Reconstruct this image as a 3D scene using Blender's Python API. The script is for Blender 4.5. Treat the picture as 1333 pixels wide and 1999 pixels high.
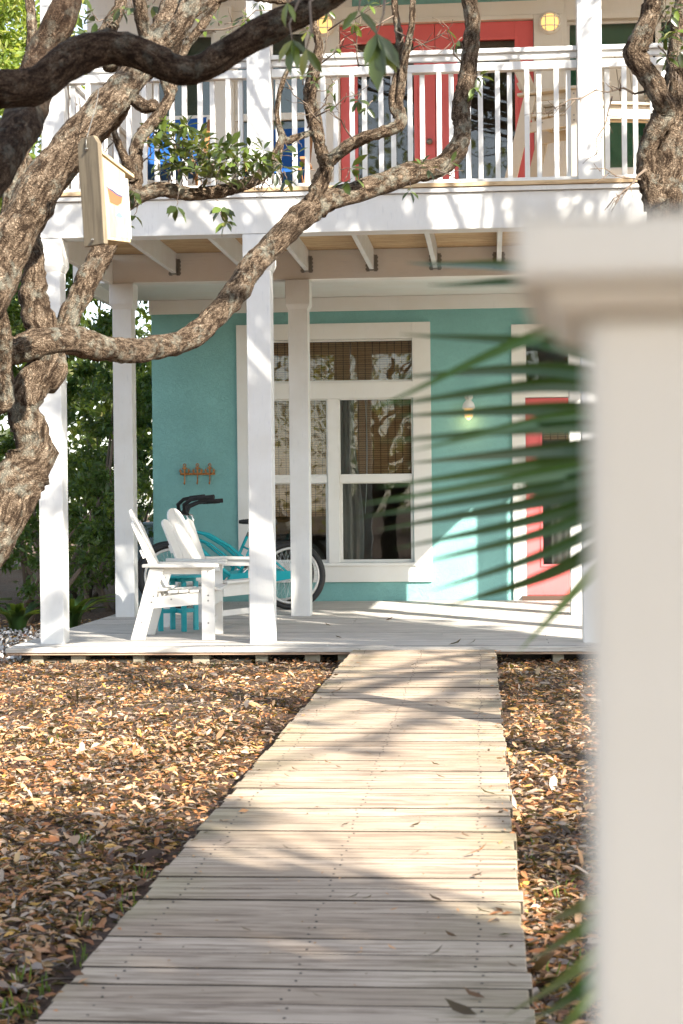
import bpy, math, random
import numpy as np
from mathutils import Vector, Matrix, noise as mnoise
random.seed(7); RNG = np.random.default_rng(7)
scene = bpy.context.scene
for o in list(bpy.data.objects): bpy.data.objects.remove(o)

# ---------------------------------------------------------------- camera
F = 3413.0; EYE = 1.06
YAW = math.atan(294 / F); PIT = -24.5 / F; ROLL = -0.010
cam = bpy.data.cameras.new('camera'); camo = bpy.data.objects.new('camera', cam)
scene.collection.objects.link(camo); scene.camera = camo
CR = Matrix.Rotation(YAW, 3, 'Z') @ Matrix.Rotation(math.pi / 2 + PIT, 3, 'X') @ Matrix.Rotation(ROLL, 3, 'Z')
camo.location = (0, 0, EYE); camo.rotation_euler = CR.to_euler()
cam.sensor_fit = 'VERTICAL'; cam.sensor_height = 36; cam.sensor_width = 24
cam.lens = 36 * F / 1999.0; cam.clip_start = 0.05; cam.clip_end = 400
cam.dof.use_dof = True; cam.dof.focus_distance = 13.0; cam.dof.aperture_fstop = 8.5
# ---------------------------------------------------------------- light
SUNV = Vector((0.80, -1.0, 0.785)).normalized()            # towards the sun
world = bpy.data.worlds.new('World'); scene.world = world; world.use_nodes = True
wn = world.node_tree; bg = wn.nodes['Background']
sky = wn.nodes.new('ShaderNodeTexSky'); sky.sky_type = 'NISHITA'; sky.sun_disc = False
sky.sun_elevation = math.asin(SUNV.z); sky.sun_rotation = math.atan2(SUNV.x, SUNV.y)
sky.air_density = 1.0; sky.dust_density = 0.8
hs = wn.nodes.new('ShaderNodeHueSaturation'); hs.inputs['Saturation'].default_value = 0.62
wn.links.new(sky.outputs[0], hs.inputs['Color']); wn.links.new(hs.outputs[0], bg.inputs[0]); bg.inputs[1].default_value = 0.122
sl = bpy.data.lights.new('sun', 'SUN'); sl.energy = 5.0; sl.angle = math.radians(0.53); sl.color = (1, 0.93, 0.81)
so = bpy.data.objects.new('sun', sl); scene.collection.objects.link(so)
so.rotation_euler = SUNV.to_track_quat('Z', 'Y').to_euler(); so.location = (8, -8, 14)
scene.view_settings.view_transform = 'Standard'; scene.view_settings.look = 'None'
scene.view_settings.exposure = 1.66; scene.view_settings.gamma = 1
scene.cycles.max_bounces = 10; scene.cycles.diffuse_bounces = 5; scene.cycles.transparent_max_bounces = 12
scene.cycles.caustics_reflective = False; scene.cycles.caustics_refractive = False
scene.cycles.sample_clamp_indirect = 6

# ---------------------------------------------------------------- measuring helpers
def ray(x, y):
    return CR @ Vector(((x - 666.5) / F, -(y - 999.5) / F, -1))
def onY(x, y, Y):
    r = ray(x, y); return Vector((0, 0, EYE)) + r * (Y / r.y)
def onZ(x, y, z):
    r = ray(x, y); return Vector((0, 0, EYE)) + r * ((z - EYE) / r.z)
def at(x, y, d):
    return Vector((0, 0, EYE)) + ray(x, y) * d
def X(x, Y, y=900): return onY(x, y, Y).x
def Z(y, Y, x=600): return onY(x, y, Y).z

# ---------------------------------------------------------------- objects helpers
COL = scene.collection
def tag(o, label=None, cat=None, group=None, kind=None):
    if label: o['label'] = label
    if cat: o['category'] = cat
    if group: o['group'] = group
    if kind: o['kind'] = kind
    return o
def thing(name, label, cat, loc=(0, 0, 0), group=None):
    o = bpy.data.objects.new(name, None); COL.objects.link(o); o.location = loc
    o.empty_display_size = 0.1
    return tag(o, label, cat, group)
def wloc(o):
    v = Vector((0, 0, 0))
    while o is not None:
        v += o.location; o = o.parent
    return v
def copy_tree(o, parent=None):
    c = o.copy(); COL.objects.link(c); c.parent = parent
    for ch in list(o.children): copy_tree(ch, c)
    return c
class MB:
    def __init__(s): s.v = []; s.f = []; s.r = []; s.uv = []; s.sm = []; s.n = 0
    def add(s, vs, fs, rnd=None, uv=None, smooth=False):
        if rnd is None: rnd = random.random()
        s.v += [tuple(q) for q in vs]; s.f += [tuple(i + s.n for i in f) for f in fs]
        s.r += [rnd] * len(vs); s.uv += (uv if uv else [(0, 0)] * len(vs)); s.sm += [smooth] * len(fs)
        s.n += len(vs); return s
    def box(s, x0, x1, y0, y1, z0, z1, rnd=None):
        vs = [(x, y, z) for z in (z0, z1) for y in (y0, y1) for x in (x0, x1)]
        return s.add(vs, [(0, 2, 3, 1), (4, 5, 7, 6), (0, 1, 5, 4), (2, 6, 7, 3), (0, 4, 6, 2), (1, 3, 7, 5)], rnd)
    def hexa(s, b, t, rnd=None):   # 4 bottom ccw, 4 top ccw
        return s.add(list(b) + list(t), [(3, 2, 1, 0), (4, 5, 6, 7), (0, 1, 5, 4), (1, 2, 6, 5), (2, 3, 7, 6), (3, 0, 4, 7)], rnd)
    def prism(s, poly, axis, a, b, rnd=None):
        # poly of 2d points; extruded along axis index from a to b; the two other axes in order
        def mk(p, c):
            q = [p[0], p[1]]; q.insert(axis, c); return tuple(q)
        n = len(poly); vs = [mk(p, a) for p in poly] + [mk(p, b) for p in poly]
        fs = [tuple(range(n - 1, -1, -1)), tuple(range(n, 2 * n))] + [(i, (i + 1) % n, n + (i + 1) % n, n + i) for i in range(n)]
        return s.add(vs, fs, rnd)
    def bar(s, p, q, w, h, up=(0, 0, 1), rnd=None):
        p = Vector(p); q = Vector(q); d = (q - p).normalized(); u = Vector(up)
        a = d.cross(u).normalized() * (w / 2); b = a.cross(d).normalized() * (h / 2)
        return s.hexa([p - a - b, p + a - b, p + a + b, p - a + b], [q - a - b, q + a - b, q + a + b, q - a + b], rnd)
    def tube(s, pts, rad, seg=8, cap=True, rnd=None, closed=False):
        pts = [Vector(p) for p in pts]; n = len(pts)
        if not hasattr(rad, '__len__'): rad = [rad] * n
        t0 = (pts[1] - pts[0]).normalized(); ref = Vector((0, 0, 1)) if abs(t0.z) < 0.9 else Vector((1, 0, 0))
        a = t0.cross(ref).normalized(); vs = []; uv = []
        for i, p in enumerate(pts):
            if closed: t = pts[(i + 1) % n] - pts[i - 1]
            else: t = pts[min(i + 1, n - 1)] - pts[max(i - 1, 0)]
            t.normalize(); a = (a - t * a.dot(t)).normalized(); b = t.cross(a)
            for k in range(seg):
                g = 2 * math.pi * k / seg
                vs.append(p + (a * math.cos(g) + b * math.sin(g)) * rad[i])
        fs = []
        m = n if closed else n - 1
        for i in range(m):
            for k in range(seg):
                j = (i + 1) % n
                fs.append((i * seg + k, i * seg + (k + 1) % seg, j * seg + (k + 1) % seg, j * seg + k))
        if cap and not closed: fs += [tuple(range(seg - 1, -1, -1)), tuple(range((n - 1) * seg, n * seg))]
        return s.add(vs, fs, rnd, smooth=True)
    def lathe(s, c, prof, seg=20, axis='z', rnd=None):
        vs = []; fs = []
        for r, h in prof:
            for k in range(seg):
                g = 2 * math.pi * k / seg; u, v = r * math.cos(g), r * math.sin(g)
                p = (u, v, h) if axis == 'z' else ((u, h, v) if axis == 'y' else (h, u, v))
                vs.append((c[0] + p[0], c[1] + p[1], c[2] + p[2]))
        for i in range(len(prof) - 1):
            for k in range(seg): fs.append((i * seg + k, i * seg + (k + 1) % seg, (i + 1) * seg + (k + 1) % seg, (i + 1) * seg + k))
        return s.add(vs, fs, rnd, smooth=True)
    def build(s, name, mat, parent=None, world=True, bevel=0):
        me = bpy.data.meshes.new(name)
        off = wloc(parent) if (parent is not None and world) else Vector((0, 0, 0))
        v = np.array(s.v, dtype=float).reshape(-1, 3) - np.array(off)
        me.from_pydata(v.tolist(), [], s.f)
        at_ = me.attributes.new('rnd', 'FLOAT', 'POINT'); at_.data.foreach_set('value', s.r)
        me.polygons.foreach_set('use_smooth', s.sm)
        if any(u != (0, 0) for u in s.uv):
            ul = me.uv_layers.new(name='UVMap'); li = np.empty(len(me.loops), dtype=np.int64); me.loops.foreach_get('vertex_index', li)
            ul.data.foreach_set('uv', np.array(s.uv)[li].ravel())
        import bmesh
        bm = bmesh.new(); bm.from_mesh(me); bmesh.ops.recalc_face_normals(bm, faces=bm.faces); bm.to_mesh(me); bm.free()
        me.update()
        o = bpy.data.objects.new(name, me); COL.objects.link(o)
        if mat: me.materials.append(mat)
        if parent is not None: o.parent = parent
        if bevel:
            m = o.modifiers.new('bevel', 'BEVEL'); m.width = bevel; m.segments = 2; m.limit_method = 'ANGLE'; m.angle_limit = 0.9
        return o

# ---------------------------------------------------------------- materials
def newmat(name):
    m = bpy.data.materials.new(name); m.use_nodes = True; nt = m.node_tree
    return m, nt, nt.nodes['Principled BSDF'], nt.nodes, nt.links
def tc(nt, kind='Object', scale=(1, 1, 1), rot=(0, 0, 0)):
    c = nt.nodes.new('ShaderNodeTexCoord'); mp = nt.nodes.new('ShaderNodeMapping')
    mp.inputs['Scale'].default_value = scale; mp.inputs['Rotation'].default_value = rot
    nt.links.new(c.outputs[kind], mp.inputs[0]); return mp.outputs[0]
def noise_(nt, vec, scale, detail=4, rough=0.6, dist=0):
    n = nt.nodes.new('ShaderNodeTexNoise'); n.inputs['Scale'].default_value = scale; n.inputs['Detail'].default_value = detail
    n.inputs['Roughness'].default_value = rough; n.inputs['Distortion'].default_value = dist
    nt.links.new(vec, n.inputs['Vector']); return n.outputs['Fac']
def ramp(nt, fac, stops):
    r = nt.nodes.new('ShaderNodeValToRGB'); e = r.color_ramp.elements
    while len(e) < len(stops): e.new(0.5)
    for k, (p, c) in enumerate(stops):
        e[k].position = p; e[k].color = (*c, 1) if hasattr(c, '__len__') else (c, c, c, 1)
    nt.links.new(fac, r.inputs[0]); return r.outputs[0]
def mixc(nt, fac, a, b, mode='MIX'):
    m = nt.nodes.new('ShaderNodeMix'); m.data_type = 'RGBA'; m.blend_type = mode
    for sock, v in ((m.inputs[0], fac), (m.inputs[6], a), (m.inputs[7], b)):
        if hasattr(v, 'is_output'): nt.links.new(v, sock)
        elif hasattr(v, '__len__'): sock.default_value = (*v, 1)
        else: sock.default_value = v
    return m.outputs[2]
def math_(nt, op, a, b=0.0, clamp=False):
    m = nt.nodes.new('ShaderNodeMath'); m.operation = op; m.use_clamp = clamp
    for k, v in enumerate((a, b)):
        if hasattr(v, 'is_output'): nt.links.new(v, m.inputs[k])
        else: m.inputs[k].default_value = v
    return m.outputs[0]
def attr(nt, name='rnd'):
    a = nt.nodes.new('ShaderNodeAttribute'); a.attribute_name = name; return a
def bump(nt, b, h, strength=0.3, dist=0.01):
    n = nt.nodes.new('ShaderNodeBump'); n.inputs['Strength'].default_value = strength; n.inputs['Distance'].default_value = dist
    nt.links.new(h, n.inputs['Height']); nt.links.new(n.outputs[0], b.inputs['Normal'])
def paint(name, col, rough=0.5, dirt=0.12, grain=(6, 6, 1), bstr=0.15, spec=0.4):
    m, nt, b, N, L = newmat(name)
    v = tc(nt); n1 = noise_(nt, v, 2.2, 5); v2 = tc(nt, scale=grain); n2 = noise_(nt, v2, 9, 6)
    d = tuple(c * (1 - dirt) * k for c, k in zip(col, (1, .975, .93)))
    c1 = mixc(nt, ramp(nt, n1, [(0.35, 0), (0.7, 1)]), d, col)
    c2 = mixc(nt, ramp(nt, n2, [(0.25, 1), (0.42, 0)]), c1, tuple(c * (1 - 1.6 * dirt) for c in col))
    L.new(c2, b.inputs['Base Color']); b.inputs['Roughness'].default_value = rough
    b.inputs['Specular IOR Level'].default_value = spec
    bump(nt, b, n2, bstr, 0.004); return m
MW = paint('white_paint', (0.70, 0.71, 0.715), 0.5, 0.11)
MWtrim = paint('white_trim_paint', (0.77, 0.775, 0.765), 0.45, 0.05)
MWold = paint('weathered_white_paint', (0.72, 0.69, 0.64), 0.6, 0.16, (3, 3, 12))
MCEIL = paint('cream_beam_paint', (0.79, 0.775, 0.75), 0.6, 0.08, (1, 8, 8))
MGATE = paint('gate_post_paint', (0.76, 0.72, 0.655), 0.6, 0.12)
MCH = paint('chair_white_paint', (0.72, 0.71, 0.69), 0.5, 0.10, (2, 2, 8))
MTEALF = paint('teal_furniture_paint', (0.012, 0.36, 0.42), 0.4, 0.1)
MTEALB = paint('teal_cycle_enamel', (0.015, 0.40, 0.47), 0.22, 0.05, bstr=0.0)
MRED = paint('coral_door_paint', (0.75, 0.15, 0.16), 0.42, 0.08, bstr=0.05)
MBLUE = paint('blue_canvas', (0.006, 0.085, 0.33), 0.8, 0.15)
MCHO = paint('cream_chair_paint', (0.68, 0.62, 0.53), 0.6, 0.12, (2, 2, 8))
MBIN = paint('pale_blue_grey_plastic', (0.52, 0.60, 0.66), 0.5, 0.1)
def simple(name, col, rough=0.5, metal=0, bs=0):
    m, nt, b, N, L = newmat(name); v = tc(nt); n = noise_(nt, v, 30, 4)
    L.new(mixc(nt, n, tuple(c * .75 for c in col), tuple(min(1, c * 1.2) for c in col)), b.inputs['Base Color'])
    b.inputs['Roughness'].default_value = rough; b.inputs['Metallic'].default_value = metal
    if bs: bump(nt, b, n, bs, 0.003)
    return m
MRUB = simple('black_rubber', (0.018, 0.018, 0.018), 0.6)
MGRIP = simple('black_foam_grip', (0.02, 0.02, 0.022), 0.85)
MCHROME = simple('chrome', (0.75, 0.75, 0.75), 0.18, 1)
MRIM = simple('pale_rim', (0.72, 0.70, 0.66), 0.3, 0.3)
MSTEEL = simple('galvanised_steel', (0.28, 0.27, 0.25), 0.5, 0.7, 0.3)
MDARK = simple('under_deck_shade', (0.035, 0.028, 0.022), 0.8)
MROOM = simple('interior_wall', (0.16, 0.12, 0.09), 0.8)
MSCR = simple('screw_head', (0.05, 0.045, 0.04), 0.5, 0.4)
MTHR = simple('bronze_threshold', (0.10, 0.06, 0.045), 0.4, 0.3)
def rust():
    m, nt, b, N, L = newmat('rusty_iron'); v = tc(nt); n = noise_(nt, v, 55, 5)
    L.new(ramp(nt, n, [(0.3, (0.10, 0.035, 0.015)), (0.5, (0.38, 0.15, 0.04)), (0.7, (0.55, 0.30, 0.10))]), b.inputs['Base Color'])
    b.inputs['Roughness'].default_value = 0.85; bump(nt, b, n, 0.5, 0.004); return m
MRUST = rust()
def stucco(name, col):
    m, nt, b, N, L = newmat(name); v = tc(nt)
    big = noise_(nt, v, 1.1, 4); n = noise_(nt, v, 22, 7, 0.62, 1.2); fine = noise_(nt, v, 70, 4, 0.7)
    rid = ramp(nt, n, [(0.40, 0.0), (0.47, 0.55), (0.5, 1.0), (0.56, 0.45), (0.68, 0.5)])
    c = mixc(nt, ramp(nt, big, [(0.35, 0), (0.65, 1)]), tuple(k * .9 for k in col), tuple(k * 1.08 for k in col))
    c = mixc(nt, ramp(nt, n, [(0.455, 0), (0.485, 0.35), (0.51, 0)]), c, tuple(k * .7 for k in col))
    L.new(c, b.inputs['Base Color']); b.inputs['Roughness'].default_value = 0.85
    h = math_(nt, 'ADD', math_(nt, 'MULTIPLY', rid, 0.8), math_(nt, 'MULTIPLY', fine, 0.25))
    bump(nt, b, h, 0.55, 0.007); return m
MSTU = stucco('teal_stucco', (0.215, 0.455, 0.44))
def planks(name, c1, c2, c3, green=0.0, along='x', gap=1.0, sunk=0):
    m, nt, b, N, L = newmat(name)
    st = (1, 14, 14) if along == 'x' else (14, 14, 1)
    a = attr(nt).outputs['Fac']; v = tc(nt); vs = tc(nt, scale=st)
    off = N.new('ShaderNodeVectorMath'); off.operation = 'ADD'; comb = N.new('ShaderNodeCombineXYZ')
    for k in range(3): L.new(math_(nt, 'MULTIPLY', a, 37.0), comb.inputs[k])
    L.new(vs, off.inputs[0]); L.new(comb.outputs[0], off.inputs[1])
    g = noise_(nt, off.outputs[0], 3.2, 8, 0.68, 0.6); blot = noise_(nt, v, 2.5, 5, 0.6)
    c = mixc(nt, a, c1, c2); c = mixc(nt, ramp(nt, g, [(0.38, 1), (0.55, 0)]), c, c3)
    c = mixc(nt, ramp(nt, blot, [(0.4, 0), (0.75, 0.3 if along == 'z' else 0.45)]), c, tuple(k * .62 for k in c1))
    if green:
        gn = noise_(nt, v, 1.7, 4, 0.6)
        sep = N.new('ShaderNodeSeparateXYZ'); L.new(tc(nt), sep.inputs[0])
        edge = math_(nt, 'ABSOLUTE', math_(nt, 'ADD', sep.outputs[0], 0.46)); edge = math_(nt, 'SUBTRACT', edge, 0.20)
        gf = math_(nt, 'MULTIPLY', ramp(nt, gn, [(0.42, 0), (0.66, 1)]), math_(nt, 'MULTIPLY', edge, 3.2, True), True)
        c = mixc(nt, math_(nt, 'MULTIPLY', gf, green), c, (0.22, 0.24, 0.07))
    L.new(c, b.inputs['Base Color']); b.inputs['Roughness'].default_value = 0.75; b.inputs['Specular IOR Level'].default_value = 0.3
    bump(nt, b, g, 0.35, 0.004); return m
MWALK = planks('boardwalk_planks', (0.42, 0.325, 0.24), (0.57, 0.46, 0.36), (0.22, 0.16, 0.115), 0.28)
MDECK = planks('porch_planks', (0.54, 0.51, 0.465), (0.62, 0.58, 0.53), (0.34, 0.32, 0.29))
MTAN = planks('tan_ceiling_planks', (0.52, 0.37, 0.21), (0.62, 0.47, 0.29), (0.33, 0.20, 0.10))
MEDGE = planks('tan_deck_edge', (0.46, 0.32, 0.23), (0.52, 0.38, 0.28), (0.25, 0.17, 0.12))
MBH = planks('greyed_cedar', (0.23, 0.185, 0.125), (0.27, 0.22, 0.15), (0.14, 0.11, 0.075), 0, 'z')
MBHL = planks('pale_pine', (0.50, 0.40, 0.25), (0.56, 0.46, 0.30), (0.40, 0.30, 0.17), 0, 'z')
MBLK = planks('weathered_block', (0.30, 0.27, 0.20), (0.34, 0.31, 0.24), (0.2, 0.17, 0.12))
def bark(name, dk, md, lt, lichen=0.5, sc=1.0):
    m, nt, b, N, L = newmat(name)
    v = tc(nt, 'UV', (1, 1, 1)); vo = tc(nt)
    w = noise_(nt, vo, 14 * sc, 4)
    n1 = noise_(nt, tc(nt, 'UV', (34 * sc, 11 * sc, 1)), 1.0, 7, 0.72, 0.9)
    vor = N.new('ShaderNodeTexVoronoi'); vor.feature = 'DISTANCE_TO_EDGE'; vor.inputs['Scale'].default_value = 1.0
    mixv = N.new('ShaderNodeMix'); mixv.data_type = 'VECTOR'; mixv.inputs[0].default_value = 0.12
    nn = N.new('ShaderNodeTexNoise'); nn.inputs['Scale'].default_value = 60 * sc; L.new(vo, nn.inputs['Vector'])
    sc_ = N.new('ShaderNodeVectorMath'); sc_.operation = 'SCALE'; sc_.inputs['Scale'].default_value = 3.0; L.new(nn.outputs['Color'], sc_.inputs[0])
    add = N.new('ShaderNodeVectorMath'); add.operation = 'ADD'
    L.new(tc(nt, 'UV', (60 * sc, 24 * sc, 1)), add.inputs[0]); L.new(sc_.outputs[0], add.inputs[1]); L.new(add.outputs[0], vor.inputs['Vector'])
    h = ramp(nt, vor.outputs['Distance'], [(0.0, 0), (0.30, 1)])
    hh = math_(nt, 'ADD', math_(nt, 'MULTIPLY', h, 0.6), n1)
    n2 = noise_(nt, vo, 120 * sc, 4, 0.7); nm = math_(nt, 'ADD', math_(nt, 'MULTIPLY', n1, 0.70), math_(nt, 'MULTIPLY', n2, 0.30))
    c = ramp(nt, nm, [(0.37, tuple(k * .6 for k in dk)), (0.45, dk), (0.53, md), (0.64, lt), (0.74, tuple(min(1, k * 1.15) for k in lt))])
    c = mixc(nt, ramp(nt, vor.outputs['Distance'], [(0.0, 0.75), (0.16, 0)]), c, tuple(k * .8 for k in dk))
    lf = noise_(nt, vo, 7 * sc, 6, 0.7)
    lf = math_(nt, 'MULTIPLY', ramp(nt, lf, [(0.50, 0), (0.60, 1)]), ramp(nt, w, [(0.42, 0), (0.6, 1)]))
    c = mixc(nt, math_(nt, 'MULTIPLY', lf, lichen), c, (0.42, 0.43, 0.36))
    L.new(c, b.inputs['Base Color']); b.inputs['Roughness'].default_value = 0.95; b.inputs['Specular IOR Level'].default_value = 0.1
    hh = math_(nt, 'ADD', hh, math_(nt, 'MULTIPLY', n2, 0.35)); bump(nt, b, hh, 1.0, 0.020 / sc); return m
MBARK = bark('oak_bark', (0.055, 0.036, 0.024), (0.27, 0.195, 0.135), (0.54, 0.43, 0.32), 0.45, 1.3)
MBARKF = bark('shaded_oak_bark', (0.034, 0.020, 0.013), (0.12, 0.078, 0.052), (0.26, 0.19, 0.135), 0.2, 1.7)  # darker copy of the oak bark, with the near limb's shade in its colour
MTWIG = simple('twig_bark', (0.16, 0.12, 0.09), 0.9)
def leafmat(name, stops, trans=0.35, rough=0.4, spec=0.5):
    m, nt, b, N, L = newmat(name); a = attr(nt).outputs['Fac']
    c = ramp(nt, a, stops)
    n = noise_(nt, tc(nt), 60, 2); c = mixc(nt, math_(nt, 'MULTIPLY', n, 0.5), c, (0.02, 0.02, 0.01), 'MULTIPLY') if False else c
    L.new(c, b.inputs['Base Color']); b.inputs['Roughness'].default_value = rough; b.inputs['Specular IOR Level'].default_value = spec
    if trans:
        t = N.new('ShaderNodeBsdfTranslucent'); tcx = mixc(nt, 0.5, c, (0.45, 0.55, 0.06))
        L.new(mixc(nt, 1.0, tcx, (1.5, 1.5, 1.2), 'MULTIPLY'), t.inputs['Color'])
        mx = N.new('ShaderNodeMixShader'); mx.inputs[0].default_value = trans
        L.new(b.outputs[0], mx.inputs[1]); L.new(t.outputs[0], mx.inputs[2])
        L.new(mx.outputs[0], N['Material Output'].inputs['Surface'])
    return m
MLEAF = leafmat('oak_leaf', [(0, (0.018, 0.030, 0.009)), (0.6, (0.045, 0.065, 0.02)), (0.85, (0.11, 0.16, 0.03)), (1, (0.19, 0.19, 0.05))], 0.12, 0.3)
MSHRUB = leafmat('shrub_leaf', [(0, (0.018, 0.045, 0.014)), (0.5, (0.045, 0.095, 0.025)), (0.85, (0.12, 0.19, 0.04)), (1, (0.24, 0.22, 0.06))], 0.3, 0.35)
MYEL = leafmat('bright_leaf', [(0, (0.07, 0.11, 0.02)), (0.6, (0.18, 0.24, 0.05)), (1, (0.38, 0.34, 0.12))], 0.45, 0.5)
MFAR = leafmat('woods_leaf', [(0, (0.02, 0.035, 0.012)), (0.7, (0.06, 0.09, 0.03)), (1, (0.14, 0.13, 0.05))], 0.3, 0.5)
MPALM = leafmat('palm_leaf', [(0, (0.016, 0.052, 0.018)), (0.7, (0.03, 0.085, 0.025)), (0.9, (0.10, 0.19, 0.04)), (1, (0.22, 0.17, 0.10))], 0.1, 0.35)
MLITTER = leafmat('dead_leaves', [(0, (0.035, 0.020, 0.014)), (0.24, (0.11, 0.05, 0.028)), (0.40, (0.48, 0.19, 0.075)), (0.64, (0.66, 0.40, 0.22)),
                                  (0.78, (0.20, 0.165, 0.15)), (0.93, (0.60, 0.46, 0.34)), (1, (0.66, 0.36, 0.05))], 0.12, 0.45, 0.5)
MGRASS = leafmat('grass_blade', [(0, (0.08, 0.16, 0.03)), (1, (0.22, 0.27, 0.06))], 0.3)
def glass():
    m, nt, b, N, L = newmat('window_glass')
    t = N.new('ShaderNodeBsdfTransparent'); t.inputs[0].default_value = (0.86, 0.88, 0.86, 1)
    g = N.new('ShaderNodeBsdfGlossy'); g.inputs['Roughness'].default_value = 0.015; g.inputs[0].default_value = (1, 1, 1, 1)
    bp = N.new('ShaderNodeBump'); bp.inputs['Strength'].default_value = 0.03; bp.inputs['Distance'].default_value = 0.02
    L.new(noise_(nt, tc(nt), 2.5, 2), bp.inputs['Height']); L.new(bp.outputs[0], g.inputs['Normal'])
    fr = N.new('ShaderNodeFresnel'); fr.inputs[0].default_value = 1.55
    f = math_(nt, 'MULTIPLY', fr.outputs[0], 0.85, True)
    mx = N.new('ShaderNodeMixShader'); L.new(f, mx.inputs[0]); L.new(t.outputs[0], mx.inputs[1]); L.new(g.outputs[0], mx.inputs[2])
    L.new(mx.outputs[0], N['Material Output'].inputs['Surface']); return m
MGLASS = glass()
def bamboo():
    m, nt, b, N, L = newmat('bamboo_blind'); v = tc(nt); s = N.new('ShaderNodeSeparateXYZ'); L.new(v, s.inputs[0])
    hz = math_(nt, 'FRACT', math_(nt, 'MULTIPLY', s.outputs[2], 42)); vt = math_(nt, 'FRACT', math_(nt, 'MULTIPLY', s.outputs[0], 13))
    n = noise_(nt, tc(nt, scale=(1, 1, 60)), 2, 4)
    c = ramp(nt, n, [(0.3, (0.34, 0.17, 0.08)), (0.7, (0.70, 0.42, 0.21))])
    c = mixc(nt, ramp(nt, hz, [(0.70, 0), (0.84, 0.75)]), c, (0.05, 0.025, 0.012))
    c = mixc(nt, ramp(nt, vt, [(0.86, 0), (0.93, 0.8)]), c, (0.03, 0.018, 0.01))
    L.new(c, b.inputs['Base Color']); b.inputs['Roughness'].default_value = 0.8; return m
MBAM = bamboo()
MCURT = paint('grey_curtain', (0.30, 0.29, 0.28), 0.9, 0.2)
def emis(name, col, st):
    m, nt, b, N, L = newmat(name); b.inputs['Emission Color'].default_value = (*col, 1); b.inputs['Emission Strength'].default_value = st
    b.inputs['Base Color'].default_value = (0.75, 0.45, 0.12, 1); b.inputs['Roughness'].default_value = 0.3; return m
MGLOW = emis('lit_amber_glass', (1.0, 0.62, 0.22), 0.42)
def ground_mat():
    m, nt, b, N, L = newmat('mulch_ground'); v = tc(nt)
    n = noise_(nt, v, 30, 8, 0.75, 0.5); big = noise_(nt, v, 0.8, 4)
    c = ramp(nt, n, [(0.30, (0.02, 0.012, 0.008)), (0.47, (0.08, 0.04, 0.024)), (0.6, (0.20, 0.11, 0.065)), (0.72, (0.38, 0.25, 0.16))])
    c = mixc(nt, ramp(nt, big, [(0.4, 0), (0.7, 0.4)]), c, (0.16, 0.13, 0.10))
    L.new(c, b.inputs['Base Color']); b.inputs['Roughness'].default_value = 0.95; bump(nt, b, n, 1.0, 0.03); return m
MGROUND = ground_mat()
MSTONE = leafmat('pale_shell', [(0, (0.35, 0.34, 0.34)), (1, (0.75, 0.74, 0.72))], 0, 0.8)

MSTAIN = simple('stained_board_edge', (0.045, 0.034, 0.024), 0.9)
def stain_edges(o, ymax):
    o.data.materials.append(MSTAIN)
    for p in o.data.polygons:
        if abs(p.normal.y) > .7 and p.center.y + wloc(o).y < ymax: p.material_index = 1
# ---------------------------------------------------------------- leaf arrays
LT = np.array([(0, 0, 0), (.33, 0, 0), (.7, 0, 0), (1, 0, 0), (.33, .42, .10), (.7, .40, .10), (.33, -.42, .10), (.7, -.40, .10)])
LF = [(0, 1, 4), (0, 6, 1), (1, 2, 5, 4), (6, 7, 2, 1), (2, 3, 5), (7, 3, 2)]
ST = np.array([(0, 0, 0), (.5, .5, .12), (1, 0, 0), (.5, -.5, .12)]); SF = [(0, 2, 1), (0, 3, 2)]
def norm(a): return a / np.maximum(np.linalg.norm(a, axis=1, keepdims=True), 1e-9)
def leaf_obj(name, P, D, U, Ln, Wd, R, mat, parent=None, simple_=False, curl=0.12):
    P = np.asarray(P, float); D = norm(np.asarray(D, float)); U = np.asarray(U, float)
    S = norm(np.cross(U, D)); U = np.cross(D, S); n = len(P)
    T, FF = (ST, SF) if simple_ else (LT, LF)
    cz = T[:, 2][None, :, None] - (curl * 4 * T[:, 0] ** 2 / 4)[None, :, None] * 1.0
    V = P[:, None, :] + D[:, None, :] * (T[:, 0][None, :, None] * Ln[:, None, None]) + S[:, None, :] * (T[:, 1][None, :, None] * Wd[:, None, None]) \
        + U[:, None, :] * (cz * np.where(T[:, 1] == 0, Ln.mean(), Wd.mean())[None, :, None])
    off = np.array(wloc(parent)) if parent is not None else 0
    V = (V - off).reshape(-1, 3); k = len(T)
    me = bpy.data.meshes.new(name)
    li = []; ls = []; lt = []
    base = (np.arange(n) * k)
    me.vertices.add(len(V)); me.vertices.foreach_set('co', V.astype(np.float32).ravel())
    loops = np.concatenate([np.array(f) for f in FF]); per = len(loops)
    allv = (base[:, None] + loops[None, :]).ravel()
    me.loops.add(len(allv)); me.loops.foreach_set('vertex_index', allv.astype(np.int32))
    lens = np.array([len(f) for f in FF]); st = np.concatenate([[0], np.cumsum(lens)[:-1]])
    starts = (np.arange(n)[:, None] * per + st[None, :]).ravel(); tot = np.tile(lens, n)
    me.polygons.add(len(starts)); me.polygons.foreach_set('loop_start', starts.astype(np.int32)); me.polygons.foreach_set('loop_total', tot.astype(np.int32))
    me.update(calc_edges=True); me.validate()
    a = me.attributes.new('rnd', 'FLOAT', 'POINT'); a.data.foreach_set('value', np.repeat(R, k).astype(np.float32))
    me.materials.append(mat)
    o = bpy.data.objects.new(name, me); COL.objects.link(o)
    if parent is not None: o.parent = parent
    return o
def rdir(n):
    return norm(RNG.normal(size=(n, 3)))
def cloud(centres, radii, per, shell=0.5):
    out = []; 
    for c, r, k in zip(centres, radii, per):
        d = rdir(k); rr = RNG.uniform(shell, 1, k) ** 0.6
        out.append(np.array(c) + d * rr[:, None] * np.array(r))
    return np.concatenate(out)

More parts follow.
